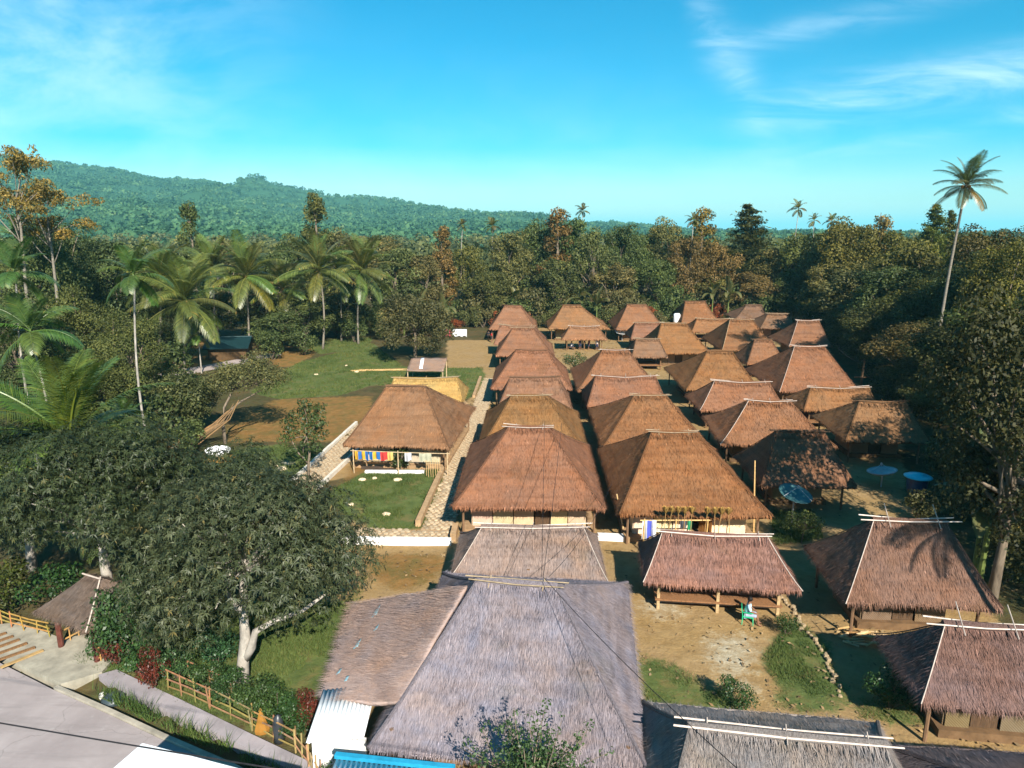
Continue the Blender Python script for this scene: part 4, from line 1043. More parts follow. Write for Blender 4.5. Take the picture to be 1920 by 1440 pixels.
def limb(mb, a, b_, r0, r1, bend=0.12, n=5, seg=5):
    a, b_ = Vector(a), Vector(b_); L = (b_ - a).length; j = Vector((random.uniform(-1, 1), random.uniform(-1, 1), random.uniform(-.3, .6))) * L * bend
    pts = [a.lerp(b_, i / seg) + j * math.sin(math.pi * i / seg) for i in range(seg + 1)]
    mb.tube(pts, [r0 + (r1 - r0) * i / seg for i in range(seg + 1)], n)
def ellipsoid_clumps(n, rx, ry, rz, zc, rmin, rmax, rng, lowcut=-0.75):
    out = []
    while len(out) < n:
        d = rng.normal(size=3); d /= np.linalg.norm(d)
        if d[2] < lowcut: continue
        f = 0.35 + 0.5 * rng.random() ** 0.6
        out.append((d[0] * rx * f, d[1] * ry * f, zc + d[2] * rz * f, rng.uniform(rmin, rmax)))
    return out
TPL = {}
def store(key, name, trunk_mb, trunk_mat, crown, crown_mat, crown_name='crown'):
    V, F, va = crown
    tm = trunk_mb.mesh('trunk', True); tm.materials.append(MAT[trunk_mat])
    cm = np_mesh('crown', V, F, va); cm.materials.append(MAT[crown_mat])
    TPL.setdefault(key, []).append((name, tm, cm, crown_name))
def plant(key, loc, sx, sz, rz, label, cat, group=None, color=(1, 1, 1), variant=None, lean=0.0):
    lst = TPL[key]; name, tm, cm, cn = lst[variant % len(lst)] if variant is not None else random.choice(lst)
    root = empty(name, loc, rz, label, cat, group); root.scale = (sx, sx, sz)
    if lean: root.rotation_euler = (lean * math.sin(rz), lean * math.cos(rz), rz)
    link('trunk', tm, None, root, (1, 1, 1)); link(cn, cm, None, root, color)
    return root
for v_ in range(7):      # broadleaf: 10 m wide, 14 m high
    rng = np.random.default_rng(50 + v_); random.seed(50 + v_)
    cl = ellipsoid_clumps(58, 5.2 * rng.uniform(.85, 1.1), 5.0, 5.9, 8.2, .75, 1.75, rng, -0.9) + [(rng.normal() * 1.2, rng.normal() * .8, 12.6, 1.3), (rng.normal() * 1.5, rng.normal(), 11.6, 1.4)]
    mb = MB(); mb.tube([(0, 0, -0.3), (0.1, 0, 2), (0.2, 0.1, 5), (0.1, 0.2, 8.5)], [0.34, 0.26, 0.2, 0.1], 8)
    for c_ in cl[::3]: limb(mb, (0.15, 0.05, random.uniform(2.5, 6)), c_[:3], 0.13, 0.03)
    store('broad', 'broadleaf_tree', mb, 'bark', clump_crown(cl, 96, 0.38, rng), 'leaf')
for v_ in range(3):      # the same kind with finer leaves for trees that stand nearer
    rng = np.random.default_rng(60 + v_); random.seed(60 + v_)
    cl = ellipsoid_clumps(62, 5.2, 5.0, 5.9, 8.0, .8, 1.7, rng, -0.9) + [(rng.normal(), rng.normal(), 12.6, 1.3)]
    mb = MB(); mb.tube([(0, 0, -0.3), (0.1, 0, 2), (0.2, 0.1, 5), (0.1, 0.2, 8.5)], [0.34, 0.26, 0.2, 0.1], 8)
    for c_ in cl[::3]: limb(mb, (0.15, 0.05, random.uniform(2.5, 6)), c_[:3], 0.13, 0.03)
    store('fine', 'broadleaf_tree', mb, 'bark', clump_crown(cl, 190, 0.25, rng), 'leaf')
for v_ in range(3):      # tall narrow: 6 m wide, 18 m high
    rng = np.random.default_rng(80 + v_); random.seed(80 + v_)
    cl = []
    for i in range(60):
        f = rng.random() ** .9; zc = 3.0 + f * 13.6; w = 3.4 * (1 - 0.72 * max(0, (f - 0.25)) / 0.75); a_ = rng.random() * 6.28
        cl.append((math.cos(a_) * w * 0.65, math.sin(a_) * w * 0.65, zc, rng.uniform(.8, 1.5) * (1.1 - 0.4 * f)))
    mb = MB(); mb.tube([(0, 0, -0.3), (0.1, 0, 6), (0, 0.1, 12), (0, 0, 17)], [0.32, 0.24, 0.15, 0.04], 8)
    for c_ in cl[::3]: limb(mb, (0, 0, max(1.5, c_[2] - 1.2)), c_[:3], 0.08, 0.02)
    store('column', 'tall_tree', mb, 'bark', clump_crown(cl, 120, 0.36, rng), 'leaf')
for v_ in range(2):      # tiered branches: 10 m wide, 18 m high
    rng = np.random.default_rng(95 + v_); random.seed(95 + v_)
    mb = MB(); mb.tube([(0, 0, -0.3), (0.05, 0, 9), (0, 0, 18)], [0.3, 0.2, 0.03], 8); P_, O_ = [], []
    for i in range(84):
        f = (i + rng.random()) / 84; zc = 3 + f * 14.6; L = 4.9 * (1 - f) ** 0.75 * rng.uniform(.7, 1.15) + 0.4; a_ = rng.random() * 6.28
        tip = (math.cos(a_) * L, math.sin(a_) * L, zc + L * 0.28); limb(mb, (0, 0, zc), tip, 0.06, 0.015, 0.05, 4, 3)
        k = int(170 * L / 3) + 30; s_ = rng.random(k) ** 0.6
        q = np.array([[0, 0, zc]]) + (np.array([tip]) - np.array([[0, 0, zc]])) * s_[:, None] + rng.normal(size=(k, 3)) * np.array([[.55, .55, .16]]) * (0.4 + L / 4)
        P_.append(q); O_.append(np.tile([[0, 0, 1.0]], (k, 1)))
    p = np.concatenate(P_); store('conifer', 'tiered_tree', mb, 'bark', leaves(p, np.concatenate(O_), np.full(len(p), 0.45), rng, 0.5, 0.5), 'leaf')
for v_ in range(2):      # sparse, pale trunk: 9 m wide, 24 m high
    rng = np.random.default_rng(120 + v_); random.seed(120 + v_)
    mb = MB(); mb.tube([(0, 0, -0.3), (0.2, 0, 10), (-0.2, 0.2, 16), (0.1, 0, 19)], [0.26, 0.2, 0.14, 0.08], 8); cl = []
    for i in range(15):
        a_ = rng.random() * 6.28; L = rng.uniform(1.2, 4.6); zc = rng.uniform(18, 23.4) - L * 0.35
        c_ = (math.cos(a_) * L, math.sin(a_) * L, zc); limb(mb, (0, 0, rng.uniform(14, 18.5)), c_, 0.075, 0.02); cl.append((*c_, rng.uniform(.9, 1.5)))
        for _ in range(4):
            c2 = (c_[0] + rng.normal() * .9, c_[1] + rng.normal() * .9, c_[2] + rng.normal() * .4); cl.append((*c2, rng.uniform(.6, 1.0)))
    store('sparse', 'sparse_tree', mb, 'palm_bark', clump_crown(cl, 90, 0.30, rng, 0.5, 0.55), 'leaf')
for v_ in range(4):      # shrubs: 3 m wide, 3 m high
    rng = np.random.default_rng(140 + v_); random.seed(140 + v_)
    cl = ellipsoid_clumps(14, 1.3, 1.3, 1.35, 1.5, .45, .8, rng, -1); mb = MB()
    for c_ in cl[::2]: limb(mb, (0, 0, -0.1), c_[:3], 0.04, 0.01, 0.1, 4, 3)
    store('shrub', 'shrub', mb, 'bark', clump_crown(cl, 260, 0.21, rng), 'leaf', 'foliage')
    store('green_shrub', 'shrub', mb, 'bark', clump_crown(cl, 330, 0.17, rng, 0.6), 'green_leaf', 'foliage')

# ------------------------------------------------------------------ background and side trees
GROUPS = {'bl': 'trees beyond the lawn', 'bc': 'trees behind the back row of huts', 'br': 'trees on the far right skyline', 'rt': 'trees right of the huts', 'lf': 'trees crowding the left side', 'sp': 'pale-trunked trees at the left edge'}
LAB = {('broad', 'bl'): 'bushy olive-brown tree in the wood beyond the lawn and its palms', ('column', 'bl'): 'tall narrow tree standing out above the wood beyond the lawn',
 ('broad', 'bc'): 'bushy brown-olive tree in the wood behind the back row of thatched huts', ('column', 'bc'): 'tall narrow tree topping the wood behind the back row of thatched huts',
 ('broad', 'br'): 'bushy brown tree in the wood under the right-hand skyline', ('column', 'br'): 'upright leafy tree poking above the wood under the right-hand skyline',
 ('conifer', 'br'): 'tree with tiered feathery branches against the sky on the right', ('broad', 'rt'): 'dark dense tree in the shaded wood along the right side of the huts',
 ('broad', 'lf'): 'dark leafy tree in the thicket behind and among the left-hand palms', ('sparse', 'sp'): 'sparse tree with pale trunk and rusty leaves at the left edge'}
random.seed(5)
cnt = {}
NAMES = {'broad': (10, 14), 'column': (6, 18), 'conifer': (10, 18), 'sparse': (9, 24)}
special = {('column', 'bl', 0): 'tall cone-shaped tree rising above the lawn palms, highest of that wood', ('column', 'bl', 1): 'narrow brown tree poking up between the left-hand coconut palms',
 ('column', 'bc', 0): 'thin-topped tree beside two slender palms behind the round lawn tree', ('column', 'bc', 1): 'tall dark tree next to a slender palm, highest behind the back row', ('column', 'bc', 2): 'orange-tinged upright tree where the hill meets the skyline',
 ('conifer', 'br', 0): 'broad tree with wide tiered branches against the sky, centre of the right skyline', ('conifer', 'br', 1): 'dark pointed tree just beside the tall coconut palm, larger of two', ('conifer', 'br', 2): 'dark pointed tree just beside the tall coconut palm, smaller of two',
 ('sparse', 'sp', 0): 'tall sparse tree with white trunk and rusty crown, higher of two at the left edge', ('sparse', 'sp', 1): 'sparse spreading tree with crooked pale limbs, lower of two at the left edge'}
ORD = ['first', 'second', 'third', 'fourth', 'fifth', 'sixth', 'seventh', 'eighth', 'ninth', 'tenth', 'eleventh', 'twelfth', 'thirteenth', 'fourteenth', 'fifteenth', 'sixteenth', 'seventeenth', 'eighteenth', 'nineteenth', 'twentieth', 'twenty-first', 'twenty-second', 'twenty-third']
PLACE = {'bl': 'bushy olive tree counting from the left in the wood beyond the lawn palms', 'bc': 'bushy brown tree counting from the left in the wood behind the back huts', 'br': 'bushy tree counting from the left under the right-hand skyline', 'rt': 'dark tree counting from the left in the shaded wood right of the huts', 'lf': 'dark leafy tree counting from the left in the thicket among the left palms'}
by_bearing = {g_: sorted([r_ for r_ in TREES if r_[0] == 'broad' and r_[5] == g_], key=lambda r_: r_[1] / r_[2]) for g_ in PLACE}
for row in TREES:
    (kind, x, y, h, w, g) = row
    i = cnt.get((kind, g), 0); cnt[(kind, g)] = i + 1
    bw_, bh_ = NAMES[kind]
    tint = random.uniform(.8, 1.2); warm = random.uniform(-.12, .14)
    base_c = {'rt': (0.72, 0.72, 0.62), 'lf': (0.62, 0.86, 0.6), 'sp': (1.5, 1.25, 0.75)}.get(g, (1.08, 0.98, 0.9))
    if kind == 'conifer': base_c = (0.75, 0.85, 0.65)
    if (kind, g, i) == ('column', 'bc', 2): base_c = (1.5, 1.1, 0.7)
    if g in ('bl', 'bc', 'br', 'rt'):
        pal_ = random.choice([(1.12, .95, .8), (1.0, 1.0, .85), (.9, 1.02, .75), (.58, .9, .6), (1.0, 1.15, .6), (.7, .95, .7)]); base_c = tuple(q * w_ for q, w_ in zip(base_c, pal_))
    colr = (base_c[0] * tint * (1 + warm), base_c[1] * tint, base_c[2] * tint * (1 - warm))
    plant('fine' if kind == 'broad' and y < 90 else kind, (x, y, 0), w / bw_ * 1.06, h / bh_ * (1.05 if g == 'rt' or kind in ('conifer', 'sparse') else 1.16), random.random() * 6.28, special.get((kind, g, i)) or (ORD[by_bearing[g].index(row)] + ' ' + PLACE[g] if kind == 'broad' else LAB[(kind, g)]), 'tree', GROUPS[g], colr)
# trees that stand outside the picture on the right: their shadows lie on the huts and yards
for (x, y, h, w) in ((21.2, 31.2, 15.5, 8.0), (33, 27, 14, 12), (28.8, 37, 12, 8), (31.5, 35, 15, 10), (34, 44, 14, 9), (30, 20.5, 12, 8), (38, 28, 15, 10), (33, 50.5, 11, 7)):
    plant('fine', (x, y, 0), w / 10, h / 14, random.random() * 6, 'tree beyond the right edge whose shade darkens the huts on that side', 'tree', 'shade trees past the right edge', (0.42, 0.46, 0.36))

# shrubs at the foot of the woods
random.seed(8)
for i in range(46):
    x = -36 + i * 1.75 + random.uniform(-.6, .6); y = 125.5 + random.uniform(-2.5, 3) + (0 if x > -14 else -(-14 - x) * 0.55)
    if x > 26: y = 137 + random.uniform(-2, 2)
    red = random.random() < 0.14
    plant('shrub', (x, y, 0), random.uniform(.8, 1.5), random.uniform(.8, 1.5), random.random() * 6, 'reddish-leaved shrub in the hedge line behind the huts' if red else 'low olive shrub in the hedge line at the foot of the back wood', 'shrub', 'shrubs behind the huts', (1.9, 0.55, 0.4) if red else (0.9, random.uniform(.85, 1.1), 0.75))
for i in range(44):
    x = -40 + i * 2.05 + random.uniform(-.8, .8); y = 131 + random.uniform(-3, 3) - (max(0, -14 - x)) * .62 + (8 if x > 26 else 0)
    sc_ = random.uniform(1.3, 2.4); g_ = random.random()
    plant('shrub', (x, y, 0), sc_, sc_ * random.uniform(.9, 1.35), random.random() * 6, 'tall shrub filling the foot of the wood behind the village', 'shrub', 'tall shrubs at the wood edge', (.95, .95, .8) if g_ < .6 else (.65, .95, .6))
for i in range(26):
    y = 62 + i * 2.6; x = 34 + (y - 62) * 0.20 + random.uniform(-1, 3)
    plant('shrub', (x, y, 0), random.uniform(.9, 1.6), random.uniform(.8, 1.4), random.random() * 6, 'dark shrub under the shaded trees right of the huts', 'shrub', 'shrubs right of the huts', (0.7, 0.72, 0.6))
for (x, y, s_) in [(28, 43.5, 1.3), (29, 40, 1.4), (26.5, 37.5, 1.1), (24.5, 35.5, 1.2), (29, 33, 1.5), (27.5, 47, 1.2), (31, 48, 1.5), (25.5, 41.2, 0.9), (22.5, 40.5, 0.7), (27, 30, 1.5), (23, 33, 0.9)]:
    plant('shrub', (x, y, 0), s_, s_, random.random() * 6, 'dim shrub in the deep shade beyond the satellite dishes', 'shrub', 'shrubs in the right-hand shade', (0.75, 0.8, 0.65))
for (x, y, s_) in [(-33, 50, 1.7), (-36, 46, 1.9), (-31, 54, 1.6), (-40, 52, 2.0), (-44, 60, 2.1), (-39, 60, 1.9), (-34, 62, 1.6), (-47, 66, 2), (-42, 72, 2), (-50, 76, 2), (-31, 47.5, 1.2), (-28, 51, 1.0), (-56, 84, 2), (-48, 86, 1.6), (-38, 92, 1.5), (-35, 96, 1.4), (-40, 98, 1.5), (-31, 108, 1.5), (-37, 109, 1.5), (-45, 104, 1.6), (-26, 110, 1.5), (-22, 113, 1.6), (-28, 114, 1.6)]:
    plant('shrub', (x, y, 0), s_, s_, random.random() * 6, 'dark green shrub in the thicket around the left-hand palms', 'shrub', 'shrubs of the left thicket', (0.6, 0.88, 0.6))

# ------------------------------------------------------------------ mango trees close by: whorls of long leaves
def mango_crown(clumps, rng, per_r2=42, L=0.155):
    PV, PF, PA = [], [], []; base = 0
    pts, outs = [], []
    for (cx, cy, cz, r) in clumps:
        k = int(per_r2 * r * r); d = rng.normal(size=(k, 3)); d[:, 2] += 0.35; d /= np.linalg.norm(d, axis=1)[:, None]
        rr = r * (0.55 + 0.5 * rng.random(k) ** 0.5)
        pts.append(np.array([[cx, cy, cz]]) + d * rr[:, None] * np.array([[1, 1, 0.85]])); outs.append(d)
    p = np.concatenate(pts); o = np.concatenate(outs); n = len(p)
    ax = o + np.array([[0, 0, 0.35]]) + rng.normal(size=(n, 3)) * 0.25; ax /= np.linalg.norm(ax, axis=1)[:, None]
    a_ = np.cross(ax, rng.normal(size=(n, 3))); a_ /= np.linalg.norm(a_, axis=1)[:, None]; b_ = np.cross(ax, a_)
    nl = 7; L = L * rng.uniform(.75, 1.3, n); va = np.clip(rng.normal(0.45, 0.2, n), 0, 0.92); va[rng.random(n) < 0.015] = 1.0
    for j in range(nl):
        th = 2 * math.pi * j / nl + rng.normal(size=n) * 0.45; tilt = rng.uniform(-0.3, 0.8, n)
        dr = a_ * np.cos(th)[:, None] + b_ * np.sin(th)[:, None]
        dr = dr + ax * tilt[:, None]; dr /= np.linalg.norm(dr, axis=1)[:, None]
        sd_ = np.cross(dr, ax); sd_ /= np.linalg.norm(sd_, axis=1)[:, None] + 1e-9
        ll = (L * rng.uniform(.75, 1.3, n))[:, None]; w = ll * 0.13
        q0 = p; q1 = p + dr * ll * 0.5 + sd_ * w + np.array([[0, 0, -0.01]]); q3 = p + dr * ll * 0.5 - sd_ * w + np.array([[0, 0, -0.01]]); q2 = p + dr * ll + np.array([[0, 0, -1.0]]) * ll * 0.42
        PV.append(np.stack([q0, q1, q2, q3], 1).reshape(-1, 3)); PA.append(np.repeat(np.clip(va + rng.normal(size=n) * .08, 0, 1), 4))
    V = np.concatenate(PV)
    return V, np.arange(len(V)).reshape(-1, 4), np.concatenate(PA)
def mango(name_label, loc, rx, ry, rz, zc, ncl, seed, trunk, color, off=(0, 0), low=-0.55, per=110, extra=()):
    rng = np.random.default_rng(seed); random.seed(seed)
    cl = ellipsoid_clumps(ncl, rx, ry, rz, zc, 1.0, 1.75, rng, low); cl = [(c[0] + off[0], c[1] + off[1], c[2], c[3]) for c in cl] + list(extra)
    root = empty('mango_tree', loc, 0, name_label, 'tree')
    mb = MB()
    for t_ in trunk: mb.tube(t_[0], t_[1], 9)
    for c_ in cl[::2]:
        q = trunk[0][0][-1]; limb(mb, q, c_[:3], 0.09, 0.02, 0.12, 5, 4)
    mb.build('trunk', 'white_bark', root, (1, 1, 1), True)
    link('crown', np_mesh('crown', *mango_crown(cl, rng, per)), 'mango_leaf', root, color)
    return root
mango('large grey-green mango tree with a whitish forked trunk near the metal-ended lean-to', (-11.62, 22.98, 0), 5.0, 4.7, 2.7, 4.6, 62, 3,
      [([(0, 0, -0.2), (0.05, 0.1, 0.9), (0.15, 0.25, 1.9), (0.0, 0.6, 3.0), (-0.1, 1.2, 4.2)], [0.27, 0.23, 0.2, 0.17, 0.13]),
       ([(0.08, 0.15, 1.0), (0.45, 0.1, 1.6), (0.6, 0.2, 2.2), (1.2, 0.4, 2.5), (2.2, 0.9, 2.7), (3.0, 1.3, 3.2)], [0.2, 0.17, 0.13, 0.1, 0.08, 0.05]),
       ([(0.1, 0.5, 2.6), (-0.5, 0.7, 3.2), (-1.2, 1.3, 3.9)], [0.14, 0.11, 0.06])], (1, 1, 1), (-0.45, 2.4), extra=[(-2.3, -0.3, 3.1, 1.3), (-1.5, -0.2, 2.6, 1.1), (-2.9, 0.5, 2.6, 1.2), (2.6, 0.8, 3.4, 1.2)])
mango('dark mango tree crown behind the small gate hut', (-20.5, 28.5, 0), 5.4, 5.0, 3.2, 5.2, 58, 9,
      [([(0, 0, -0.2), (0.1, 0, 1.5), (0, 0.1, 3.5)], [0.3, 0.24, 0.16])], (0.72, 0.80, 0.68))
mango('dark mango tree crown at the left edge under the big palm fronds', (-26.5, 31.5, 0), 4.8, 4.6, 3.0, 5.0, 46, 19,
      [([(0, 0, -0.2), (0.1, 0, 1.5), (0, 0.1, 3.5)], [0.28, 0.22, 0.15])], (0.62, 0.72, 0.58))
mango('mango tree crown tucked between the white palm stems and the front mango', (-17.2, 33.5, 0), 3.7, 3.4, 2.2, 3.6, 30, 29,
      [([(0, 0, -0.2), (0.1, 0, 1.2), (0, 0.1, 2.6)], [0.22, 0.18, 0.12])], (0.9, 0.98, 0.85))

# single trees on and round the lawn
def lone(kind_name, label, loc, clumps, per, size, trunk, mat='leaf', color=(1, 1, 1), bark='bark', seed=1, aspect=.55, flat=.8, cname='crown'):
    rng = np.random.default_rng(seed); random.seed(seed)
    root = empty(kind_name, loc, 0, label, 'tree' if 'tree' in kind_name else 'shrub'); mb = MB()
    for t_ in trunk: mb.tube(t_[0], t_[1], 7)
    for c_ in clumps[::2]: limb(mb, trunk[0][0][-1], c_[:3], 0.06, 0.015, 0.1, 4, 3)
    mb.build('trunk', bark, root, (1, 1, 1), True)
    link(cname, np_mesh(cname, *clump_crown(clumps, per, size, rng, aspect, flat)), mat, root, color)
    return root
rng = np.random.default_rng(4)
lone('round_tree', 'round dark dense tree standing alone at the top of the lawn', (-18.0, 91.5, 0), ellipsoid_clumps(52, 5.6, 5.2, 4.4, 4.9, 1.0, 1.7, rng, -0.85), 150, 0.30, [([(0, 0, -.2), (0, 0.1, 2), (0.1, 0, 4)], [.3, .22, .15])], color=(0.70, 0.72, 0.62), seed=21)
lone('leaning_tree', 'spreading tree over bare leaning trunks at the left of the orange earth', (-26.6, 53.5, 0), [(c[0] + 1.4, c[1] + 2.5, c[2], c[3]) for c in ellipsoid_clumps(34, 3.7, 3.2, 1.6, 5.4, .7, 1.2, rng, -0.6)], 230, 0.20,
     [([(0, 0, -.2), (-0.1, 0.1, 1.4), (0, 0.4, 3.0), (0.6, 1.0, 4.4)], [.17, .13, .11, .07]), ([(0, 0.3, 2.4), (1.2, 1.0, 3.4), (2.8, 1.8, 4.3)], [.10, .08, .04])], color=(0.85, 0.95, 0.8), seed=22)
lone('dark_tree', 'low dark tree in front of the thicket beside the white palm stem', (-31.0, 55.5, 0), ellipsoid_clumps(34, 3.0, 3.0, 2.2, 3.4, .8, 1.3, rng, -0.8), 190, 0.22, [([(0, 0, -.2), (0, .1, 1), (.1, 0, 2.5)], [.18, .14, .1])], color=(0.68, 0.84, 0.66), seed=23)
SMALL = [(-.4, 0, 4.6, .75), (.3, .2, 4.9, .7), (.9, 0, 4.3, .65), (.9, .1, 3.4, .6), (.2, 0, 3.7, .7), (-1.1, .1, 3.4, .6), (-1.5, 0, 2.9, .5), (-.9, -.2, 2.3, .45), (.0, .2, 2.6, .55), (.7, -.1, 2.5, .5), (-.2, -.2, 1.7, .4), (1.1, .2, 5.2, .45), (0, 0, 5.6, .4), (-1.3, .1, 4.1, .45)]
lone('small_tree', 'small open-crowned tree beside the path left of the lawn house', (-16.8, 45.4, 0), [(c[0], c[1], c[2], c[3] * 1.15) for c in SMALL], 420, 0.19, [([(0, 0, -.2), (0.05, 0, 1.0), (0.2, 0, 2.0), (0.1, 0, 3.2)], [.13, .10, .08, .05]), ([(0.1, 0, 1.2), (-0.6, 0, 2.0), (-1.1, .1, 3.0)], [.06, .05, .03])], 'green_leaf', (1.15, 0.95, 0.9), seed=24)
lone('shrub', 'round bush in front of the lawn house with hung clothes', (-10.75, 47.9, 0), ellipsoid_clumps(14, .9, .7, .85, 1.0, .3, .5, rng, -1), 480, 0.13, [([(0, 0, -.1), (0, 0, .6)], [.04, .03])], 'green_leaf', (1.2, 1.05, 0.9), seed=25, cname='foliage')
lone('small_tree', 'thin young tree with fine pale branches beside the mesh dish', (14.3, 36.9, 0), ellipsoid_clumps(18, 1.1, .9, .7, 1.15, .28, .45, rng, -.6), 520, 0.12, [([(0, 0, -.1), (0.05, 0, .5), (0.1, 0, .8)], [.04, .03, .02])], 'leaf', (0.9, 1.2, 0.8), 'bark', 26)
lone('small_tree', 'leafy courtyard shrub between the path row and the middle row', (3.1, 84, 0), ellipsoid_clumps(14, 1.5, 1.3, 1.1, 1.9, .45, .7, rng, -.8), 220, 0.18, [([(0, 0, -.1), (0.05, 0, .9)], [.06, .04])], 'green_leaf', (1.2, 1.0, .9), seed=27)
# leafy sapling at the very front: pinnate sprays
rng = np.random.default_rng(31)
root = empty('young_tree', (-0.3, 15.6, 0), 0, 'leafy young tree rising in front of the nearest roof at the bottom', 'tree')
mb = MB(); mb.tube([(0, 0, -.2), (0.05, 0.1, 2.0), (0, 0.2, 3.2)], [.09, .07, .04], 7); cl = []
for i in range(40):
    a_ = rng.random() * 6.28; L = rng.uniform(.3, 1.9); zc = rng.uniform(2.2, 3.5)
    tip = np.array([math.cos(a_) * L * 1.1, math.sin(a_) * L * .6 + 0.3, zc + rng.uniform(.2, .9) * (1.2 - L / 3)])
    if i < 7: tip = np.array([[-.5, .4, 4.75], [.35, .3, 5.0], [1.45, .3, 4.3], [-1.35, .3, 4.25], [-.1, .3, 4.4], [.75, .3, 4.5], [2.0, .3, 3.6]][i])
    st_ = np.array([0, .15, rng.uniform(1.6, 3.0)]); limb(mb, tuple(st_), tuple(tip), .03, .008, .06, 4, 4)
    for j in range(7):
        s_ = 0.35 + 0.65 * j / 6; q = st_ * (1 - s_) + tip * s_ + rng.normal(size=3) * .09; cl.append((*q, rng.uniform(.13, .25) * (1.15 - .35 * s_)))
mb.build('trunk', 'bark', root, (1, 1, 1), True)
link('crown', np_mesh('crown', *clump_crown(cl, 620, .095, rng, .55, .8)), 'green_leaf', root, (1.15, 1.15, 1.15))

# ------------------------------------------------------------------ palms: every frond is a piece of its own
def frond_mesh(elev, droop, nl, lw, ll, hang, seed, twist=0.3):
    """unit-length frond along +x"""
    rng = np.random.default_rng(seed); n = 14; pts = []; p = np.zeros(3)
    for i in range(n + 1):
        s_ = i / n; an = elev - droop * s_ ** 1.3; pts.append(p.copy()); p = p + np.array([math.cos(an), 0, math.sin(an)]) / n
    pts = np.array(pts); mb = MB(); mb.tube([tuple(q) for q in pts], [0.012 * (1 - 0.85 * i / n) for i in range(n + 1)], 4)
    V = [np.array(mb.v)]; Fq = []; 
    LV, LA = [], []
    for i in range(nl):
        s_ = 0.10 + 0.9 * i / (nl - 1); f = s_ * n; k = min(int(f), n - 1); q = pts[k] + (pts[k + 1] - pts[k]) * (f - k); dr = pts[min(k + 1, n)] - pts[k]; dr = dr / np.linalg.norm(dr)
        up = np.array([-dr[2], 0, dr[0]]); prof = math.sin(math.pi * (0.16 + 0.78 * s_)) ** 0.7
        for sg in (-1, 1):
            L = ll * prof * rng.uniform(.85, 1.12); w = lw * rng.uniform(.8, 1.2)
            d = np.array([0, sg, 0]) * 0.82 + dr * 0.62 + up * (0.22 - hang * .4); d /= np.linalg.norm(d); d2 = d + np.array([0, 0, -1]) * hang * rng.uniform(.7, 1.3); d2 /= np.linalg.norm(d2)
            m_ = q + d * L * .5; tpt = m_ + d2 * L * .5; sv = np.cross(d, up); sv /= np.linalg.norm(sv)
            LV += [q + sv * w * .4, q - sv * w * .4, m_ - sv * w, m_ + sv * w, tpt, tpt]; v_ = min(1, max(0, rng.normal(.5, .14) + .12 * s_)); LA += [v_] * 6
    LV = np.array(LV); nv = len(mb.v); me = bpy.data.meshes.new('frond')
    faces = [tuple(f) for f in mb.f]
    for i in range(len(LV) // 6):
        b_ = nv + i * 6; faces += [(b_, b_ + 1, b_ + 2, b_ + 3), (b_ + 3, b_ + 2, b_ + 4)]
    me.from_pydata([tuple(q) for q in mb.v] + [tuple(q) for q in LV], [], faces); me.update()
    at_ = me.attributes.new('var', 'FLOAT', 'POINT'); at_.data.foreach_set('value', np.concatenate([np.full(nv, .86), np.array(LA)]).astype(np.float32))
    me.materials.append(MAT['palm_leaf']); return me
COCO = [frond_mesh(rad(e_), rad(d_), 52, .0062, .26, h_, 200 + i) for i, (e_, d_, h_) in enumerate([(80, 40, .3), (64, 52, .4), (48, 62, .55), (30, 62, .7), (10, 55, .9), (-20, 50, 1.1)])]
ARECA = [frond_mesh(rad(e_), rad(d_), 30, .014, .34, h_, 230 + i, .1) for i, (e_, d_, h_) in enumerate([(78, 40, .3), (58, 70, .5), (38, 85, .7), (12, 80, .9), (-20, 60, 1.0)])]
def palm(kind, base, top, L, label, group, tr=0.16, bark='palm_bark', color=(1, 1, 1), seed=0, nf=None, dead=0, spread=1.0):
    random.seed(300 + seed); root = empty('coconut_palm' if kind == 'coconut' else 'areca_palm', (base[0], base[1], 0), 0, label, 'palm', group)
    dx, dy, h = top[0] - base[0], top[1] - base[1], top[2]
    mb = MB(); n = 9; bx_, by_ = random.uniform(-.04, .04) * h, random.uniform(-.03, .03) * h
    pts = [(dx * s_ + bx_ * math.sin(math.pi * s_), dy * s_ + by_ * math.sin(math.pi * s_), -0.2 + (h + 0.2) * s_) for s_ in [i / n for i in range(n + 1)]]
    mb.tube(pts, [tr * (1.35 if i == 0 else 1.0) * (1 - .4 * i / n) for i in range(n + 1)], 8); mb.build('trunk', bark, root, (1, 1, 1), True)
    if kind == 'areca':
        MB().tube([(dx, dy, h - .1), (dx, dy, h + .45), (dx, dy, h + .95)], [tr * .75, tr * .8, tr * .35], 7).build('crown_shaft', 'green_leaf_plain', root)
    else:
        for i in range(5):
            a_ = random.random() * 6.28; MB().lathe([(0, -.16), (.11, -.1), (.14, 0), (.1, .12), (0, .16)], (dx + .28 * math.cos(a_), dy + .28 * math.sin(a_), h - .22), 7).build('coconut', 'husk', root)
    fs = COCO if kind == 'coconut' else ARECA; nf = nf or (27 if kind == 'coconut' else 13); z0 = h if kind == 'coconut' else h + .8
    for i in range(nf):
        f = i / nf; k = min(int(f * len(fs)), len(fs) - 1); a_ = i * 2.39996 + random.uniform(-.25, .25)
        o = link('frond', fs[k], None, root, tuple(c * random.uniform(.8, 1.2) for c in (color if i < nf - dead else (1.7, 1.0, .5)))); o.location = (dx, dy, z0 - .05 * k)
        sc = L * random.uniform(.85, 1.1) * (1.0 if 0 < k else .85); o.scale = (sc, sc * spread, sc); o.rotation_euler = (random.uniform(-.25, .25), random.uniform(-.12, .12), a_)
    return root
plain('green_leaf_plain', (0.12, 0.17, 0.06), 0.5, 4, .2)
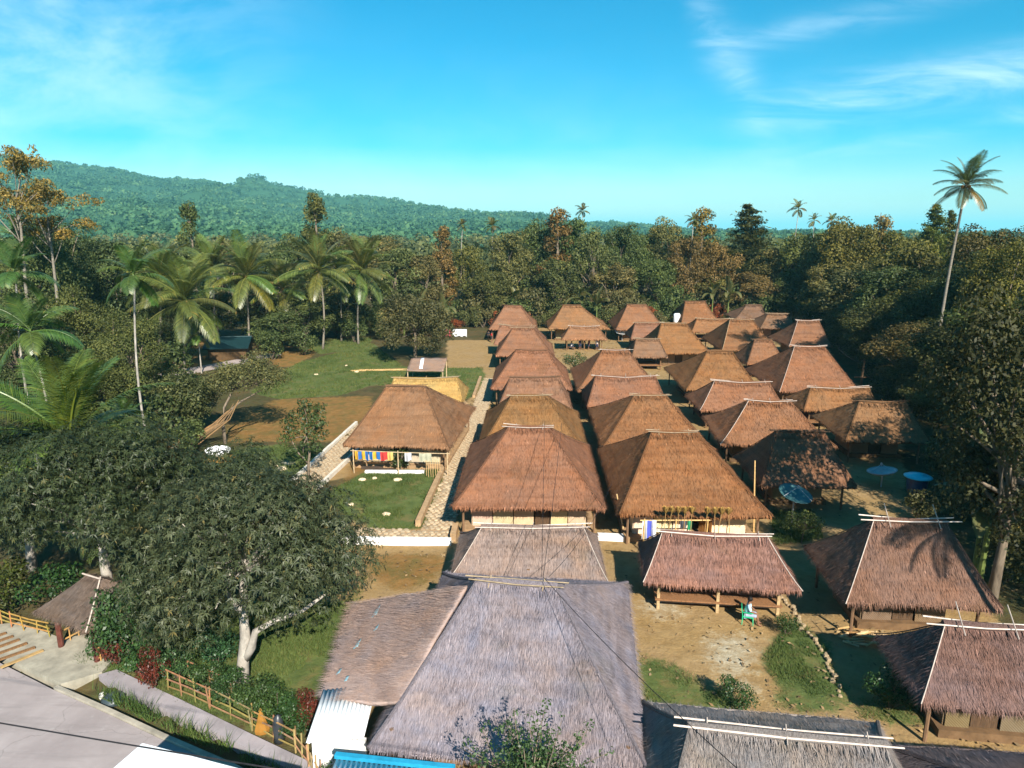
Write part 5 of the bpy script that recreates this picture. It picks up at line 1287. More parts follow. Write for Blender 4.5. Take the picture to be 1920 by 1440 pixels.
PT = ['feathery coconut palm left of the fence of lawn palms, drooping fronds, nearest of the row', 'coconut palm with yellow lower fronds in the row beyond the lawn', 'coconut palm with a straight brown trunk, third in the row beyond the lawn', 'coconut palm next to the round lawn tree, last in the row beyond the lawn',
 'slim palm with a tall white ringed trunk rising over the dark thicket', 'fan-crowned palm on a slanting pale trunk left of the tall white-stemmed palm', 'palm with a leaning white trunk near the left edge', 'small low palm by the concrete track under the coconut palms', 'short palm with a white stem among the big fronds',
 'coconut palm half hidden in the row beyond the lawn, before the third palm', 'low coconut palm between the third and last palms of the lawn row', 'tall coconut palm behind the gap between the first two lawn-row palms', 'coconut palm just left of the lawn row, over the thicket',
 'tall coconut palm standing alone against the sky on the right', 'very slender palm over the back wood, smaller of the pair', 'slender palm over the back wood with yellow at its foot', 'slender palm beside the tallest back tree', 'shaggy upright palm poking above the right skyline', 'thin palm next to the shaggy one on the right skyline', 'small palm crown level with the right skyline trees', 'thin-stemmed palm before the tiered tree', 'palm crown in the thicket at the left edge, upper', 'palm crown in the thicket at the left edge, lower']
for i, (kind, bs, tp, L) in enumerate(PALMS):
    far = tp[1] > 120
    palm(kind, bs, tp, L, PT[i], 'coconut palms' if kind == 'coconut' else 'slender palms', .17 if kind == 'coconut' else (.10 if not i == 6 else .2), 'palm_bark' if kind == 'coconut' else 'white_bark',
         (1.15, 1.2, .9) if kind == 'coconut' and i != 13 else ((.8, .8, .7) if i == 13 else ((.75, 1.05, .8) if not far else (1.2, .95, .7))), i, dead=2 if i in (1, 13) else 0, nf=24 if i == 13 else None)
# the big young palm whose long fronds fill the left edge
palm('coconut', (-24.6, 33.0), (-24.6, 33.0, 6.6), 6.0, 'big young palm with long glossy fronds spreading from the left edge', 'coconut palms', .25, 'palm_bark', (.85, 1.05, .6), 77, 20)
# palm past the right edge: its crown shadow lies on the roof with crossed poles
palm('coconut', (21.4, 20.4), (21.4, 20.4, 11.2), 3.6, 'palm beyond the right edge shading the house with crossed poles', 'coconut palms', .16, 'palm_bark', (.8, .8, .7), 78, 20)

# ------------------------------------------------------------------ banana plants
def banana_leaf(elev, droop, seed):
    rng = np.random.default_rng(seed); n = 9; p = np.zeros(3); V, F, A = [], [], []
    for i in range(n + 1):
        s_ = i / n; an = elev - droop * s_ ** 1.4; w = 0.02 if i == 0 else 0.15 * math.sin(math.pi * (0.08 + .9 * s_)) ** .6 + .004; up = np.array([-math.sin(an), 0, math.cos(an)])
        for sg in (-1, 0, 1): V.append(p + np.array([0, sg * w, 0]) * rng.uniform(.9, 1.05) + up * abs(sg) * w * .35); A.append(.5 + rng.normal() * .12 + (.3 if sg == 0 else 0))
        p = p + np.array([math.cos(an), 0, math.sin(an)]) / n
    for i in range(n):
        for s_ in (0, 1): a0 = i * 3 + s_; F.append((a0, a0 + 1, a0 + 4, a0 + 3))
    me = np_mesh('leaf', np.array(V), np.array(F), np.clip(A, 0, 1), smooth=True); me.materials.append(MAT['banana_leaf']); return me
BL = [banana_leaf(rad(e_), rad(d_), 400 + i) for i, (e_, d_) in enumerate([(82, 30), (66, 55), (50, 85), (28, 100), (70, 40)])]
BT = {0: 'banana plant with broad pale leaves at the right edge, upper', 1: 'banana plant with drooping leaves at the right edge, lower'}
for i, (x, y, z) in enumerate(BANANAS):
    random.seed(500 + i); h = max(2.2, z * .55) if i < 2 else z * .55; L = 3.0 if i < 2 else 3.6
    root = empty('banana_plant', (x, y, 0), random.random() * 6, BT.get(i, 'banana plant with upright pale leaves among the back trees'), 'plant', 'banana plants')
    MB().tube([(0, 0, -.1), (.05, 0, h * .5), (0, 0, h)], [.16, .13, .08], 7).build('stem', 'green_leaf_plain', root, (1, .9, .7))
    for k in range(9):
        o = link('leaf', BL[k % 5], None, root, (.85, .9, .8) if i < 2 else (1.1, 1, .85)); o.location = (0, 0, h - .05); s_ = L * random.uniform(.75, 1.1); o.scale = (s_, s_, s_); o.rotation_euler = (0, 0, k * 2.4 + random.uniform(-.3, .3))

# ------------------------------------------------------------------ grass and weeds
def grass(polys, n, h, w, seed):
    rng = np.random.default_rng(seed); Ps = []
    areas = [abs(sum(p[i][0] * p[(i + 1) % len(p)][1] - p[(i + 1) % len(p)][0] * p[i][1] for i in range(len(p)))) / 2 for p in polys]
    for p, ar in zip(polys, areas):
        k = int(n * ar / sum(areas)); q = np.array(p); x0, y0 = q.min(0); x1, y1 = q.max(0)
        xx = rng.uniform(x0 - .4, x1 + .4, k * 2); yy = rng.uniform(y0 - .4, y1 + .4, k * 2); ok = inside(xx, yy, p) & (vnoise(xx, yy, seed, .9) * .6 + vnoise(xx, yy, seed + 2, 2.7) * .4 > .36); Ps.append(np.stack([xx[ok], yy[ok]], 1)[:k])
    P2 = np.concatenate(Ps); k = len(P2); b_ = np.concatenate([P2, np.full((k, 1), -.04)], 1); a_ = rng.random(k) * 6.28; sd_ = np.stack([np.cos(a_), np.sin(a_), 0 * a_], 1)
    hh = h * rng.uniform(.5, 1.5, k) * (.6 + .8 * vnoise(P2[:, 0], P2[:, 1], seed + 1, 1.2)); tip = b_ + rng.normal(size=(k, 3)) * np.array([[.5, .5, 0]]) * hh[:, None] + np.array([[0, 0, 1]]) * hh[:, None]
    V = np.stack([b_ + sd_ * w / 2, b_ - sd_ * w / 2, tip], 1).reshape(-1, 3)
    va = np.clip(.3 + .5 * vnoise(P2[:, 0], P2[:, 1], seed + 5, .6) + rng.normal(size=k) * .15, 0, 1)
    return np_mesh('grass', V, np.arange(3 * k).reshape(-1, 3), np.repeat(va, 3))
GP = ZONES['grass']
tag(link('grass', grass([GP[3], GP[4], GP[5], GP[6], GP[9]], 60000, .15, .03, 1), 'grass_blade', None, (1, 1, 1)), 'short green grass round the near houses and mango tree', 'grass', kind='stuff')
tag(link('lawn', grass([GP[1], GP[2], GP[7]], 40000, .16, .05, 2), 'grass_blade', None, (1.05, 1, 1)), 'patchy green lawn in front of the lawn house', 'grass', kind='stuff')
tag(link('lawn', grass([GP[0], GP[8]], 40000, .2, .08, 3), 'grass_blade', None, (1.1, 1, .95)), 'green lawn behind the lawn house up to the round tree', 'grass', kind='stuff')
tag(link('weeds', grass([[(-17.7, 22.9), (-14.1, 21.35), (-10.8, 19.85), (-8, 18.6), (-5.4, 17.5), (-6, 17.3), (-9.2, 18.7), (-11.5, 19.7), (-14.8, 21.1), (-17, 22.2)]], 9000, .4, .035, 4), 'grass_blade', None, (.9, 1, .9)), 'weeds growing in the drain beside the road', 'weeds', kind='stuff')

# ------------------------------------------------------------------ things in and round the village
random.seed(77)
# gate hut by the road
gh = empty('gate_hut', (-18.75, 25.45, 0), -0.396, 'small thatched gate hut on red-brown posts beside the road', 'hut')
gh.scale = (.88, .88, .92); HUT_COL = (0.15, 0.115, 0.095); SHAPE.update(pw=1.12, sag=.03, tilt=0)
roof_parts(gh, 3.9, 3.7, 2.05, 0.9, 3.35, 0.0, HUT_COL, 330, 61, 24, 14, 0.016)
for a_, b_ in ((-1.33, -1.2), (1.33, -1.2), (1.33, 1.2), (-1.33, 1.2)):
    MB().tube([(a_, b_, 0), (a_, b_, 2.2)], 0.13, 8).build('post', 'redwood', gh)
MB().tube([(-.65, -.15, 3.4), (.65, -.15, 3.42)], .04, 6).build('ridge_pole', 'pale_bamboo', gh)
MB().tube(hip_line((1.95, -1.85), (.45, 0), 2.05, 3.35, .06), .04, 5).build('hip_pole', 'pale_bamboo', gh)
for s_ in (-1, 1):
    for k in range(6):
        MB().tube([(s_ * 1.45, -1.1 + .42 * k, .05), (s_ * 1.45, -1.1 + .42 * k, .75)], .03, 5).build('baluster', 'bamboo', gh, (.9, .7, .4))
    for z_ in (.3, .75):
        MB().tube([(s_ * 1.45, -1.2, z_), (s_ * 1.45, 1.2, z_ + .03)], .035, 5).build('rail', 'bamboo', gh, (.9, .7, .4))
MB().box((0, 0, 0.03), (2.5, 2.6, 0.10)).build('floor_slab', 'old_concrete', gh)

# bamboo fences
def fence(pts, label, h=.9, rails=(.25, .55, .85), step=.75, col=(.58, .50, .36), mat='bamboo'):
    c0 = pts[0]; root = empty('bamboo_fence', (c0[0], c0[1], 0), 0, label, 'fence', 'bamboo fences by the road')
    for p, q in zip(pts[:-1], pts[1:]):
        d = Vector((q[0] - p[0], q[1] - p[1])); n = max(1, int(d.length / step))
        for i in range(n + 1):
            f = i / n; x, y = p[0] - c0[0] + d.x * f, p[1] - c0[1] + d.y * f; l_ = random.uniform(-.06, .06)
            MB().tube([(x, y, -.1), (x + l_, y + l_, h * random.uniform(.85, 1.2))], .03, 5).build('post', mat, root, tuple(c * random.uniform(.7, 1.1) for c in col))
        for z_ in rails:
            MB().tube([(p[0] - c0[0], p[1] - c0[1], z_ + random.uniform(-.06, .06)), (p[0] - c0[0] + d.x * .5, p[1] - c0[1] + d.y * .5, z_ + random.uniform(-.06, .06)), (q[0] - c0[0], q[1] - c0[1], z_ + random.uniform(-.06, .06))], .028, 5).build('rail', mat, root, tuple(c * random.uniform(.8, 1.15) for c in col))
    return root
fence([(-14.3, 22.5), (-12.2, 21.55), (-10.2, 20.55), (-8.3, 19.6)], 'long bamboo fence between the roadside footway and the garden')
fence([(-13.9, 23.3), (-11.6, 22.2)], 'short inner bamboo fence among the garden plants', .8, (.4, .75), .9)
fence([(-26, 27.2), (-23.4, 26.2), (-21.2, 25.6)], 'yellow bamboo fence left of the gate hut', .8, (.3, .55, .75), .6, (.75, .56, .28))
fence([(-8.3, 19.6), (-7.6, 18.9), (-6.9, 18.0)], 'broken bamboo fence corner beside the white block wall', 1.0, (.3, .7), .35, (.8, .7, .6))
# garden plants
for i, (x, y, s_, lab, colr) in enumerate([
    (-17.1, 24.6, .85, 'green creeper bush climbing beside the gate hut roof', (1, 1.05, 1)), (-16.4, 24.0, .8, 'leafy green bush below the gate hut creeper', (.85, 1, .9)), (-16.2, 25.3, 1.05, 'tall green bush between gate hut and mango tree', (.9, 1, .9)),
    (-17.75, 24.05, .62, 'leafy creeper hanging over the front of the gate hut roof', (1.05, 1.15, 1)), (-15.6, 23.2, .6, 'dark green bush by the end of the drain', (.8, 1, .8)), (-14.4, 23.2, .55, 'broad-leaved garden plant under the mango edge', (1, 1.1, 1.2)), (-12.6, 22.4, .5, 'garden plant behind the long fence, first from the gate', (1, 1, .9)), (-11.5, 21.9, .5, 'garden plant behind the long fence, beside the mango trunk', (.9, 1, .9)),
    (-10.4, 21.4, .55, 'garden plant behind the long fence, before the dry patch', (1.1, 1.05, .9)), (-9.5, 21.0, .55, 'garden plant with drooping leaves near the orange net', (1, 1, .8)), (-8.7, 20.5, .5, 'dark plant by the fence corner next to the lean-to', (.7, .85, .7)),
    (-13.2, 24.2, .6, 'blue-green garden plant left of the mango trunk', (.9, 1.2, 1.5)), (-6.2, 17.6, .5, 'bright green plant in front of the white block wall', (1.1, 1.2, .8)), (-5.6, 17.9, .45, 'bright green plant beside the blue-edged awning', (1.1, 1.2, .8)),
    (-24.5, 27.5, .9, 'dry brownish bush left of the gate hut', (1.3, .9, .6)), (-22.3, 27.6, .9, 'shadowed bush behind the gate hut', (.6, .8, .6)), (10.4, 27.6, .35, 'low grass tuft beside the stone edging', (1, 1, .8)), (12.6, 22.9, .6, 'dark bush below the house cut by the picture edge', (.8, .95, .8)), (7.0, 22.6, .45, 'low bush at the foot of the bottom-edge roof', (.8, .95, .8))]):
    plant('green_shrub', (x, y, 0), s_, s_ * (1.35 if i < 4 else 1), random.random() * 6, lab, 'shrub', 'garden plants', colr, i)
for (x, y, s_, lab) in ((-14.9, 22.6, .42, 'dark red-purple shrub at the footway edge'), (-17.2, 24.0, .42, 'dark red-purple shrub against the gate hut rails'), (-8.3, 20.9, .35, 'dull purple shrub near the lean-to corner')):
    plant('green_shrub', (x, y, 0), s_, s_ * 1.5, 0, lab, 'shrub', 'purple shrubs', (2.6, .32, .6), 1)
# orange net bag and black bag hung on the fence
nb = empty('net_bag', (-9.75, 20.35, 0), .3, 'orange net bag hanging on the bamboo fence', 'bag')
MB().lathe([(.02, .98), (.07, .88), (.13, .66), (.21, .42), (.26, .24), (.23, .1), (.1, .03), (0, .02)], (0, 0, 0), 7, Matrix.Diagonal((1, .55, 1))).build('net', 'cloth', nb, (.34, .16, .03))
MB().tube([(-.05, 0, .95), (0, 0, 1.08), (.06, 0, .95)], .012, 4).build('cord', 'cloth', nb, (.5, .25, .05))
bb = empty('black_bag', (-9.05, 20.1, 0), 0, 'black plastic sheet draped on the bamboo fence', 'bag')
MB().lathe([(.03, 1.05), (.14, .95), (.2, .6), (.17, .25), (.2, .02), (0, .0)], (0, 0, 0), 9).build('bag', 'plastic', bb, (.035, .04, .045), True)
rb = empty('rubbish_bag', (-16.25, 22.15, -.3), 0, 'dark rubbish bag with litter lying in the drain end', 'bag')
MB().lathe([(0, .38), (.2, .34), (.42, .2), (.45, .08), (.3, 0)], (0, 0, 0), 9).build('bag', 'plastic', rb, (.05, .07, .08), True)
MB().lathe([(0, .3), (.12, .26), (.16, .1), (.1, 0)], (-.5, .15, 0), 7).build('litter', 'plastic', rb, (.7, .68, .62), True)

# white-roofed shed whose corner enters at the bottom left
ws = empty('white_shed', (-9.3, 14.3, 0), rad(-14), 'flat white sheet roof entering at the bottom left, its shadow on the road', 'shed')
MB().box((0.25, -.6, 3.0), (5.2, 4.0, .10)).build('roof', 'white_metal', ws, (1.25, 1.25, 1.25))
for a_, b_ in ((-2.0, 1.0), (2.5, 1.0), (2.5, -2.2), (-2.0, -2.2)): MB().tube([(a_, b_, 0), (a_, b_, 3.0)], .06, 7).build('post', 'grey_metal', ws)
MB().box((.25, -2.3, 1.5), (4.4, .1, 2.9)).build('wall', 'plaster', ws)

# cables
def cable(name, a, b_, sag, r, label, n=14):
    a, b_ = Vector(a), Vector(b_); pts = [a.lerp(b_, i / n) - Vector((0, 0, sag * 4 * (i / n) * (1 - i / n))) for i in range(n + 1)]
    return tag(MB().tube([tuple(p) for p in pts], r, 5).build(name, 'cable'), label, 'cable', 'overhead cables')
cable('overhead_cable', (-22.0, 11.4, 9.35), (12, 7.2, 8.6), .25, .013, 'black cable crossing the road at the bottom left')
cable('overhead_cable', (-.15, 22.75, 5.0), (-.2, 42.4, 5.35), .35, .011, 'thin wire from the nearest ridge to the path-row front house')
cable('overhead_cable', (-.1, 22.75, 5.0), (.9, 42.4, 5.3), .3, .011, 'second thin wire running up to the path-row front house')
cable('overhead_cable', (-.1, 22.75, 5.0), (4.3, 12.0, 6.2), .2, .011, 'thin wire over the right slope of the nearest house')
cable('overhead_cable', (.1, 22.75, 5.0), (3.6, 36.7, 3.4), .5, .010, 'thin wire from the nearest ridge toward the laundry house')
cable('overhead_cable', (34.6, 76.8, 3.1), (29.5, 71.5, 5.6), .3, .02, 'wire between the leaning post and the tree-shadowed house')
cable('overhead_cable', (34.6, 76.8, 3.1), (46, 70, 4.6), .4, .02, 'wire running from the leaning post into the dark trees')

# posts and poles
def post_thing(name, pts, r, mat, label, col=(1, 1, 1), cat='pole'):
    c0 = pts[0]; return tag(link(name, MB().tube([tuple(Vector(p) - Vector(c0)) for p in pts], r, 7).mesh(name), mat, None, col), label, cat)
p_ = post_thing('bamboo_pole', [(12.07, 38.31, 0), (11.95, 38.31, 2.2), (11.83, 38.31, 4.35)], [.05, .045, .035], 'bamboo', 'tall thin bamboo pole beside the laundry house', (1.3, 1.1, .75)); p_.location = (12.07, 38.31, 0)
p_ = post_thing('bamboo_pole', [(4.5, 37.69, 0), (4.0, 37.69, 2.4)], [.05, .04], 'bamboo', 'short leaning pole between the two front houses', (1.1, 1, .8)); p_.location = (4.5, 37.69, 0)
up = empty('utility_post', (34.6, 76.8, 0), 0, 'wooden post with a crossarm at the edge of the dark trees', 'post')
MB().tube([(0, 0, -.2), (.05, 0, 3.5)], [.14, .11], 7).build('shaft', 'wood', up, (.8, .8, .8)); MB().box((0.05, 0, 1.5), (1.7, .1, .1)).build('crossarm', 'wood', up)

# satellite dishes
def dish(loc, R, label, tilt, az, mat, hgt, col=(1, 1, 1)):
    root = empty('satellite_dish', loc, 0, label, 'satellite dish', 'satellite dishes'); ax = (Matrix.Rotation(az, 3, 'Z') @ Matrix.Rotation(tilt, 3, 'Y')); c = Vector((0, 0, hgt))
    prof = [(R * i / 7, .32 * R * (i / 7) ** 2) for i in range(8)]
    MB().lathe([(0.01, 0)] + prof[1:] + [(R * .985, .31 * R), ] + [(r, z - .015) for r, z in prof[:0:-1]], c, 24, ax).build('reflector', mat, root, col, True)
    for k in range(8):
        a_ = k * math.pi / 4; MB().tube([tuple(c + ax @ Vector((math.cos(a_) * r, math.sin(a_) * r, z - .03))) for r, z in prof[1:]], .014, 4).build('rib', 'grey_metal', root)
    f = c + ax @ Vector((0, 0, R * .78))
    for k in range(3):
        a_ = k * 2.094 + .5; MB().tube([tuple(c + ax @ Vector((math.cos(a_) * R * .95, math.sin(a_) * R * .95, .29 * R))), tuple(f)], .018, 5).build('strut', 'grey_metal', root)
    MB().lathe([(0, -.09), (.06, -.08), (.06, .08), (0, .1)], f, 8, ax).build('feed', 'grey_metal', root)
    MB().tube([(0, 0, 0), (0, 0, hgt)], .05, 7).build('mast', 'grey_metal', root)
dish((14.6, 39.4, 0), .98, 'teal mesh satellite dish by the thin young tree', rad(18), rad(-60), 'teal_metal', 1.75, (.75, .9, .9))
dish((22.9, 46.2, 0), .95, 'grey mesh satellite dish on bare earth beside the blue drum', rad(10), rad(160), 'grey_metal', .9, (.8, .8, .8))
dish((11.9, 112, 0), 1.25, 'white satellite dish between the back row houses', rad(20), rad(-90), 'white_metal', 1.3, (1.2, 1.2, 1.2))
dk = empty('water_drum', (24.3, 44.4, 0), 0, 'dark blue water drum with a bright cyan lid in the shade', 'drum')
MB().lathe([(0, .35), (.55, .35), (.6, .6), (.66, 1.3), (.68, 1.45), (0, 1.45)], (0, 0, 0), 18).build('drum', 'plastic', dk, (.02, .06, .14), True)
MB().lathe([(0, 1.62), (.35, 1.62), (.36, 1.58), (.7, 1.52), (.86, 1.44), (.84, 1.40), (0, 1.45)], (0, 0, 0), 20).build('lid', 'plastic', dk, (.05, .62, .75), True)
for a_ in range(4): MB().tube([(.45 * math.cos(a_ * 1.57), .45 * math.sin(a_ * 1.57), 0), (.45 * math.cos(a_ * 1.57), .45 * math.sin(a_ * 1.57), .36)], .05, 6).build('leg', 'wood', dk)
dk = empty('water_drum', (22.6, 123.5, 0), 0, 'white water drum beside a back row house', 'drum')
MB().lathe([(0, 1.2), (.5, 1.2), (.6, 1.3), (.6, 3.0), (.45, 3.2), (0, 3.25)], (0, 0, 0), 14).build('drum', 'plastic', dk, (1, 1, 1), True); MB().box((0, 0, .6), (1.2, 1.2, 1.2)).build('stand', 'plaster', dk, (.7, .7, .7))

# laundry, rack and brooms at the house with the white wall
rk = empty('drying_rack', (5.6, 35.3, 0), .03, 'bamboo drying rail before the white-walled house', 'rack')
for x_ in (-.35, 1.35, 3.05): MB().tube([(x_, 0, 0), (x_ + .04, 0, 1.95)], .035, 6).build('post', 'bamboo', rk, (1.3, 1.1, .7))
MB().tube([(-.55, 0, 1.85), (1.4, 0, 1.88), (3.25, 0, 1.9)], .035, 6).build('rail', 'bamboo', rk, (1.3, 1.05, .6))
def cloth(loc, w, h, rz, col, label, stripes=None, name='hanging_cloth', group='hung clothes'):
    root = empty(name, loc, rz, label, 'cloth', group)
    n = 10
    def strip(x0, x1, nm, c):
        xs_ = np.linspace(x0, x1, n); V = []
        for z_ in np.linspace(0, -h, 6):
            for x_ in xs_: V.append((x_, (.03 - .07 * z_) * math.sin(x_ * 17 + w * 9) + .02 * math.sin(z_ * 9), z_ * (1 + .08 * math.sin(x_ * 7 + w * 5)) + .02 * math.sin(x_ * 9)))
        V = np.array(V); V2 = V + np.array([0, .012, 0]); i_ = np.arange(6 * n).reshape(6, n); F = np.stack([i_[:-1, :-1], i_[:-1, 1:], i_[1:, 1:], i_[1:, :-1]], -1).reshape(-1, 4)
        link(nm, np_mesh(nm, np.concatenate([V, V2]), np.concatenate([F, F[:, ::-1] + len(V)]), smooth=True), 'cloth', root, tuple(q * .72 for q in c))
    if stripes:
        k = len(stripes)
        for i, c in enumerate(stripes): strip(-w / 2 + w * i / k, -w / 2 + w * (i + 1) / k, 'stripe', c)
    else: strip(-w / 2, w / 2, 'fabric', col)
    return root
cloth((5.55, 35.26, 1.88), .75, 1.05, 0, (.9, .9, 1), 'white and blue cloth on the drying rail', [(.95, .95, 1), (.12, .16, .75), (.95, .95, 1)])
cloth((7.7, 35.26, 1.88), .22, .5, 0, (.05, .45, .2), 'small green cloth on the drying rail')
cloth((7.35, 35.26, 1.88), .3, .4, 0, (.12, .13, .15), 'small dark cloth on the drying rail')
for i, (x_, lab) in enumerate([(6.35, 0), (6.67, 0), (7.02, 0), (7.36, 0), (7.74, 0), (8.55, 1), (8.94, 1), (9.3, 1), (9.66, 1)]):
    br = empty('broom', (x_, 35.05, 0), 0, 'brown-headed stick standing at the drying rail, in the cluster of five' if not lab else 'brown-headed stick standing at the eave, in the cluster of four', 'broom', 'cluster of five brooms' if not lab else 'cluster of four brooms')
    l_ = random.uniform(-.12, .12); MB().tube([(l_ * .6, -.1, 0), (l_, 0, 1.5), (0, 0, 2.5)], [.022, .02, .018], 5).build('stick', 'bamboo', br, (.75, .6, .4))
    rng = np.random.default_rng(i); k = 120; V = []; 
    p0 = np.tile([[0, 0, 2.35]], (k, 1)); an = rng.random(k) * 6.28; rr_ = rng.uniform(.05, .26, k); tip = np.stack([np.cos(an) * rr_, np.sin(an) * rr_ * .7, 2.62 + rng.uniform(0, .2, k) - rr_ * .2], 1); sv = np.stack([-np.sin(an), np.cos(an), 0 * an], 1) * .02
    V = np.stack([p0, tip + sv, tip - sv], 1).reshape(-1, 3); link('head', np_mesh('head', V, np.arange(3 * k).reshape(-1, 3), np.full(3 * k, .5)), 'straw', br, (.34, .21, .06))
# clothes under the eave of the lawn house
rl_ = empty('clothes_line', (-13.9, 47.05, 0), -.05, 'bamboo rail with bright clothes under the lawn house eave', 'rack')
for x_ in (-.1, 3.2, 6.8): MB().tube([(x_, 0, 0), (x_, 0, 1.8)], .04, 6).build('post', 'bamboo', rl_)
MB().tube([(-.3, 0, 1.7), (3.4, 0, 1.68), (7.0, 0, 1.7)], .03, 5).build('rail', 'bamboo', rl_)
cloth((-13.35, 46.95, 1.68), 1.0, 0.61, -.05, None, 'yellow and blue striped cloth under the lawn house eave, first', [(.85, .5, .05), (.05, .2, .6), (.85, .5, .05), (.05, .2, .6)])
cloth((-12.4, 46.9, 1.68), .8, 0.58, -.05, None, 'blue cloth with yellow edges under the lawn house eave', [(.04, .22, .6), (.85, .55, .06), (.04, .2, .55)])
cloth((-11.72, 46.87, 1.68), .5, 0.61, -.05, (.75, .07, .06), 'red cloth under the lawn house eave')
cloth((-11.25, 46.85, 1.68), .4, 0.58, -.05, (.9, .62, .2), 'orange-yellow cloth under the lawn house eave')
cloth((-9.95, 46.8, 1.68), .5, .6, -.05, (.75, .75, .78), 'whitish cloth near the middle of the lawn house eave')
cloth((-8.7, 46.75, 1.68), .9, .6, -.05, (.62, .62, .45), 'pale khaki cloth under the lawn house eave, near the kerb wall')
for i in range(7):
    p_ = post_thing('stake', [(0, 0, 0), (random.uniform(-.05, .05), 0, 1.25)], .02, 'bamboo', 'thin upright stake leaning at the lawn house front, by the khaki cloth', (1.1, 1, .8), 'stake'); p_['group'] = 'stakes at the lawn house'; p_.location = (-8.6 + .16 * i, 46.5 + random.uniform(-.1, .1), 0)
# split logs stacked below the lawn house front
for (x, y, w, lab) in ((-12.9, 48.0, 1.6, 'dark timber lying below the hung clothes'), (-12.2, 47.6, 1.9, 'dark timber lying nearest the lawn, below the hung clothes')):
    tag(MB().box((0, 0, .1), (w, .18, .2), .05).build('timber', 'dark_wood'), lab, 'timber').location = (x, y, 0)
# shed behind the yellow pavilion
LC = np.array([-14.4, 79.5, 0]); sh = empty('lean_shed', tuple(LC), 0, 'small brown lean roof on sticks behind the yellow pavilion, white cloth on it', 'shed')
solid_sheet('roof', [(-16.4, 77.9, 1.5), (-12.1, 77.9, 1.5), (-12.1, 81.0, 2.5), (-16.4, 81.0, 2.5)], 14, 10, 'thatch', sh, (.25, .17, .13), .12, amp=.04, sd=2)
for a_ in (-1.9, 2.2):
    for b_ in (-1.5, 1.4): MB().tube([(a_, b_, 0), (a_, b_, 2.2 if b_ > 0 else 1.6)], .06, 6).build('post', 'bamboo', sh)
solid_sheet('white_cloth', [(-15.0, 78.2, 1.68), (-14.6, 78.2, 1.68), (-14.8, 80.7, 2.5), (-15.2, 80.7, 2.5)], 4, 6, 'cloth', sh, (1, 1, 1), .02, amp=.02)
# tipped white tub on a straw heap, felled bamboo and yard bits on the left
tb = empty('white_tub', (-25.4, 49.9, 0), .15, 'white tub lying on a straw heap at the edge of the thicket', 'tub')
MB().lathe([(0, .25), (.55, .25), (.8, .62), (.84, .62), (.62, .2), (0, .18)], (0, 0, .12), 16, Matrix.Rotation(.25, 3, 'X') @ Matrix.Diagonal((1.15, .75, 1))).build('tub', 'plastic', tb, (1, 1, 1), True)
MB().lathe([(0, .3), (.5, .26), (1.0, .1), (1.25, -.02)], (.2, -.25, 0), 14).build('straw_heap', 'new_thatch', tb, (.8, .8, .8), True)
fb = empty('bamboo_bundle', (-27.2, 52.3, 0), 0, 'long bamboo poles propped against the leaning tree', 'bamboo poles')
for i in range(9):
    MB().tube([(-4.2 + .35 * i + random.uniform(-.3, .3), -1.2 + random.uniform(-.5, .5), .05), (-.8 + .3 * i, .3, 1.4 + .12 * i), (1.2 + .12 * i + random.uniform(-.3, .3), 1.0, 2.6 + .15 * i)], [.05, .045, .03], 5).build('pole', 'bamboo', fb, random.choice([(.6, .45, .28), (.35, .3, .25), (.5, .4, .3)]))
fb = empty('bamboo_bundle', (-22.0, 84.5, 0), 0, 'bamboo poles lying on the lawn before the round tree', 'bamboo poles')
for i in range(4): MB().tube([(-3 + random.random(), .25 * i, .06), (3.2 + random.random(), .25 * i + .9, .06)], .05, 5).build('pole', 'bamboo', fb, (1.2, 1, .7))
# firewood under the house with crossed poles
fw_ = empty('firewood_pile', (13.6, 27.1, 0), -.1, 'pile of split firewood and sticks under the crossed-pole house eave', 'firewood')
for i in range(44):
    x_, y_, z_ = random.uniform(-.9, 1.0), random.uniform(-.5, .5), .06 + .5 * random.random() * random.random(); a_ = random.uniform(-.6, .6); L = random.uniform(.35, .7)
    MB().tube([(x_ - L * math.cos(a_) / 2, y_ - L * math.sin(a_) / 2, z_), (x_ + L * math.cos(a_) / 2, y_ + L * math.sin(a_) / 2, z_ + random.uniform(-.05, .15))], random.uniform(.02, .045), 5).build('stick', 'bamboo', fw_, random.choice([(1, .85, .6), (1.3, 1.2, 1.1), (.6, .45, .3)]))
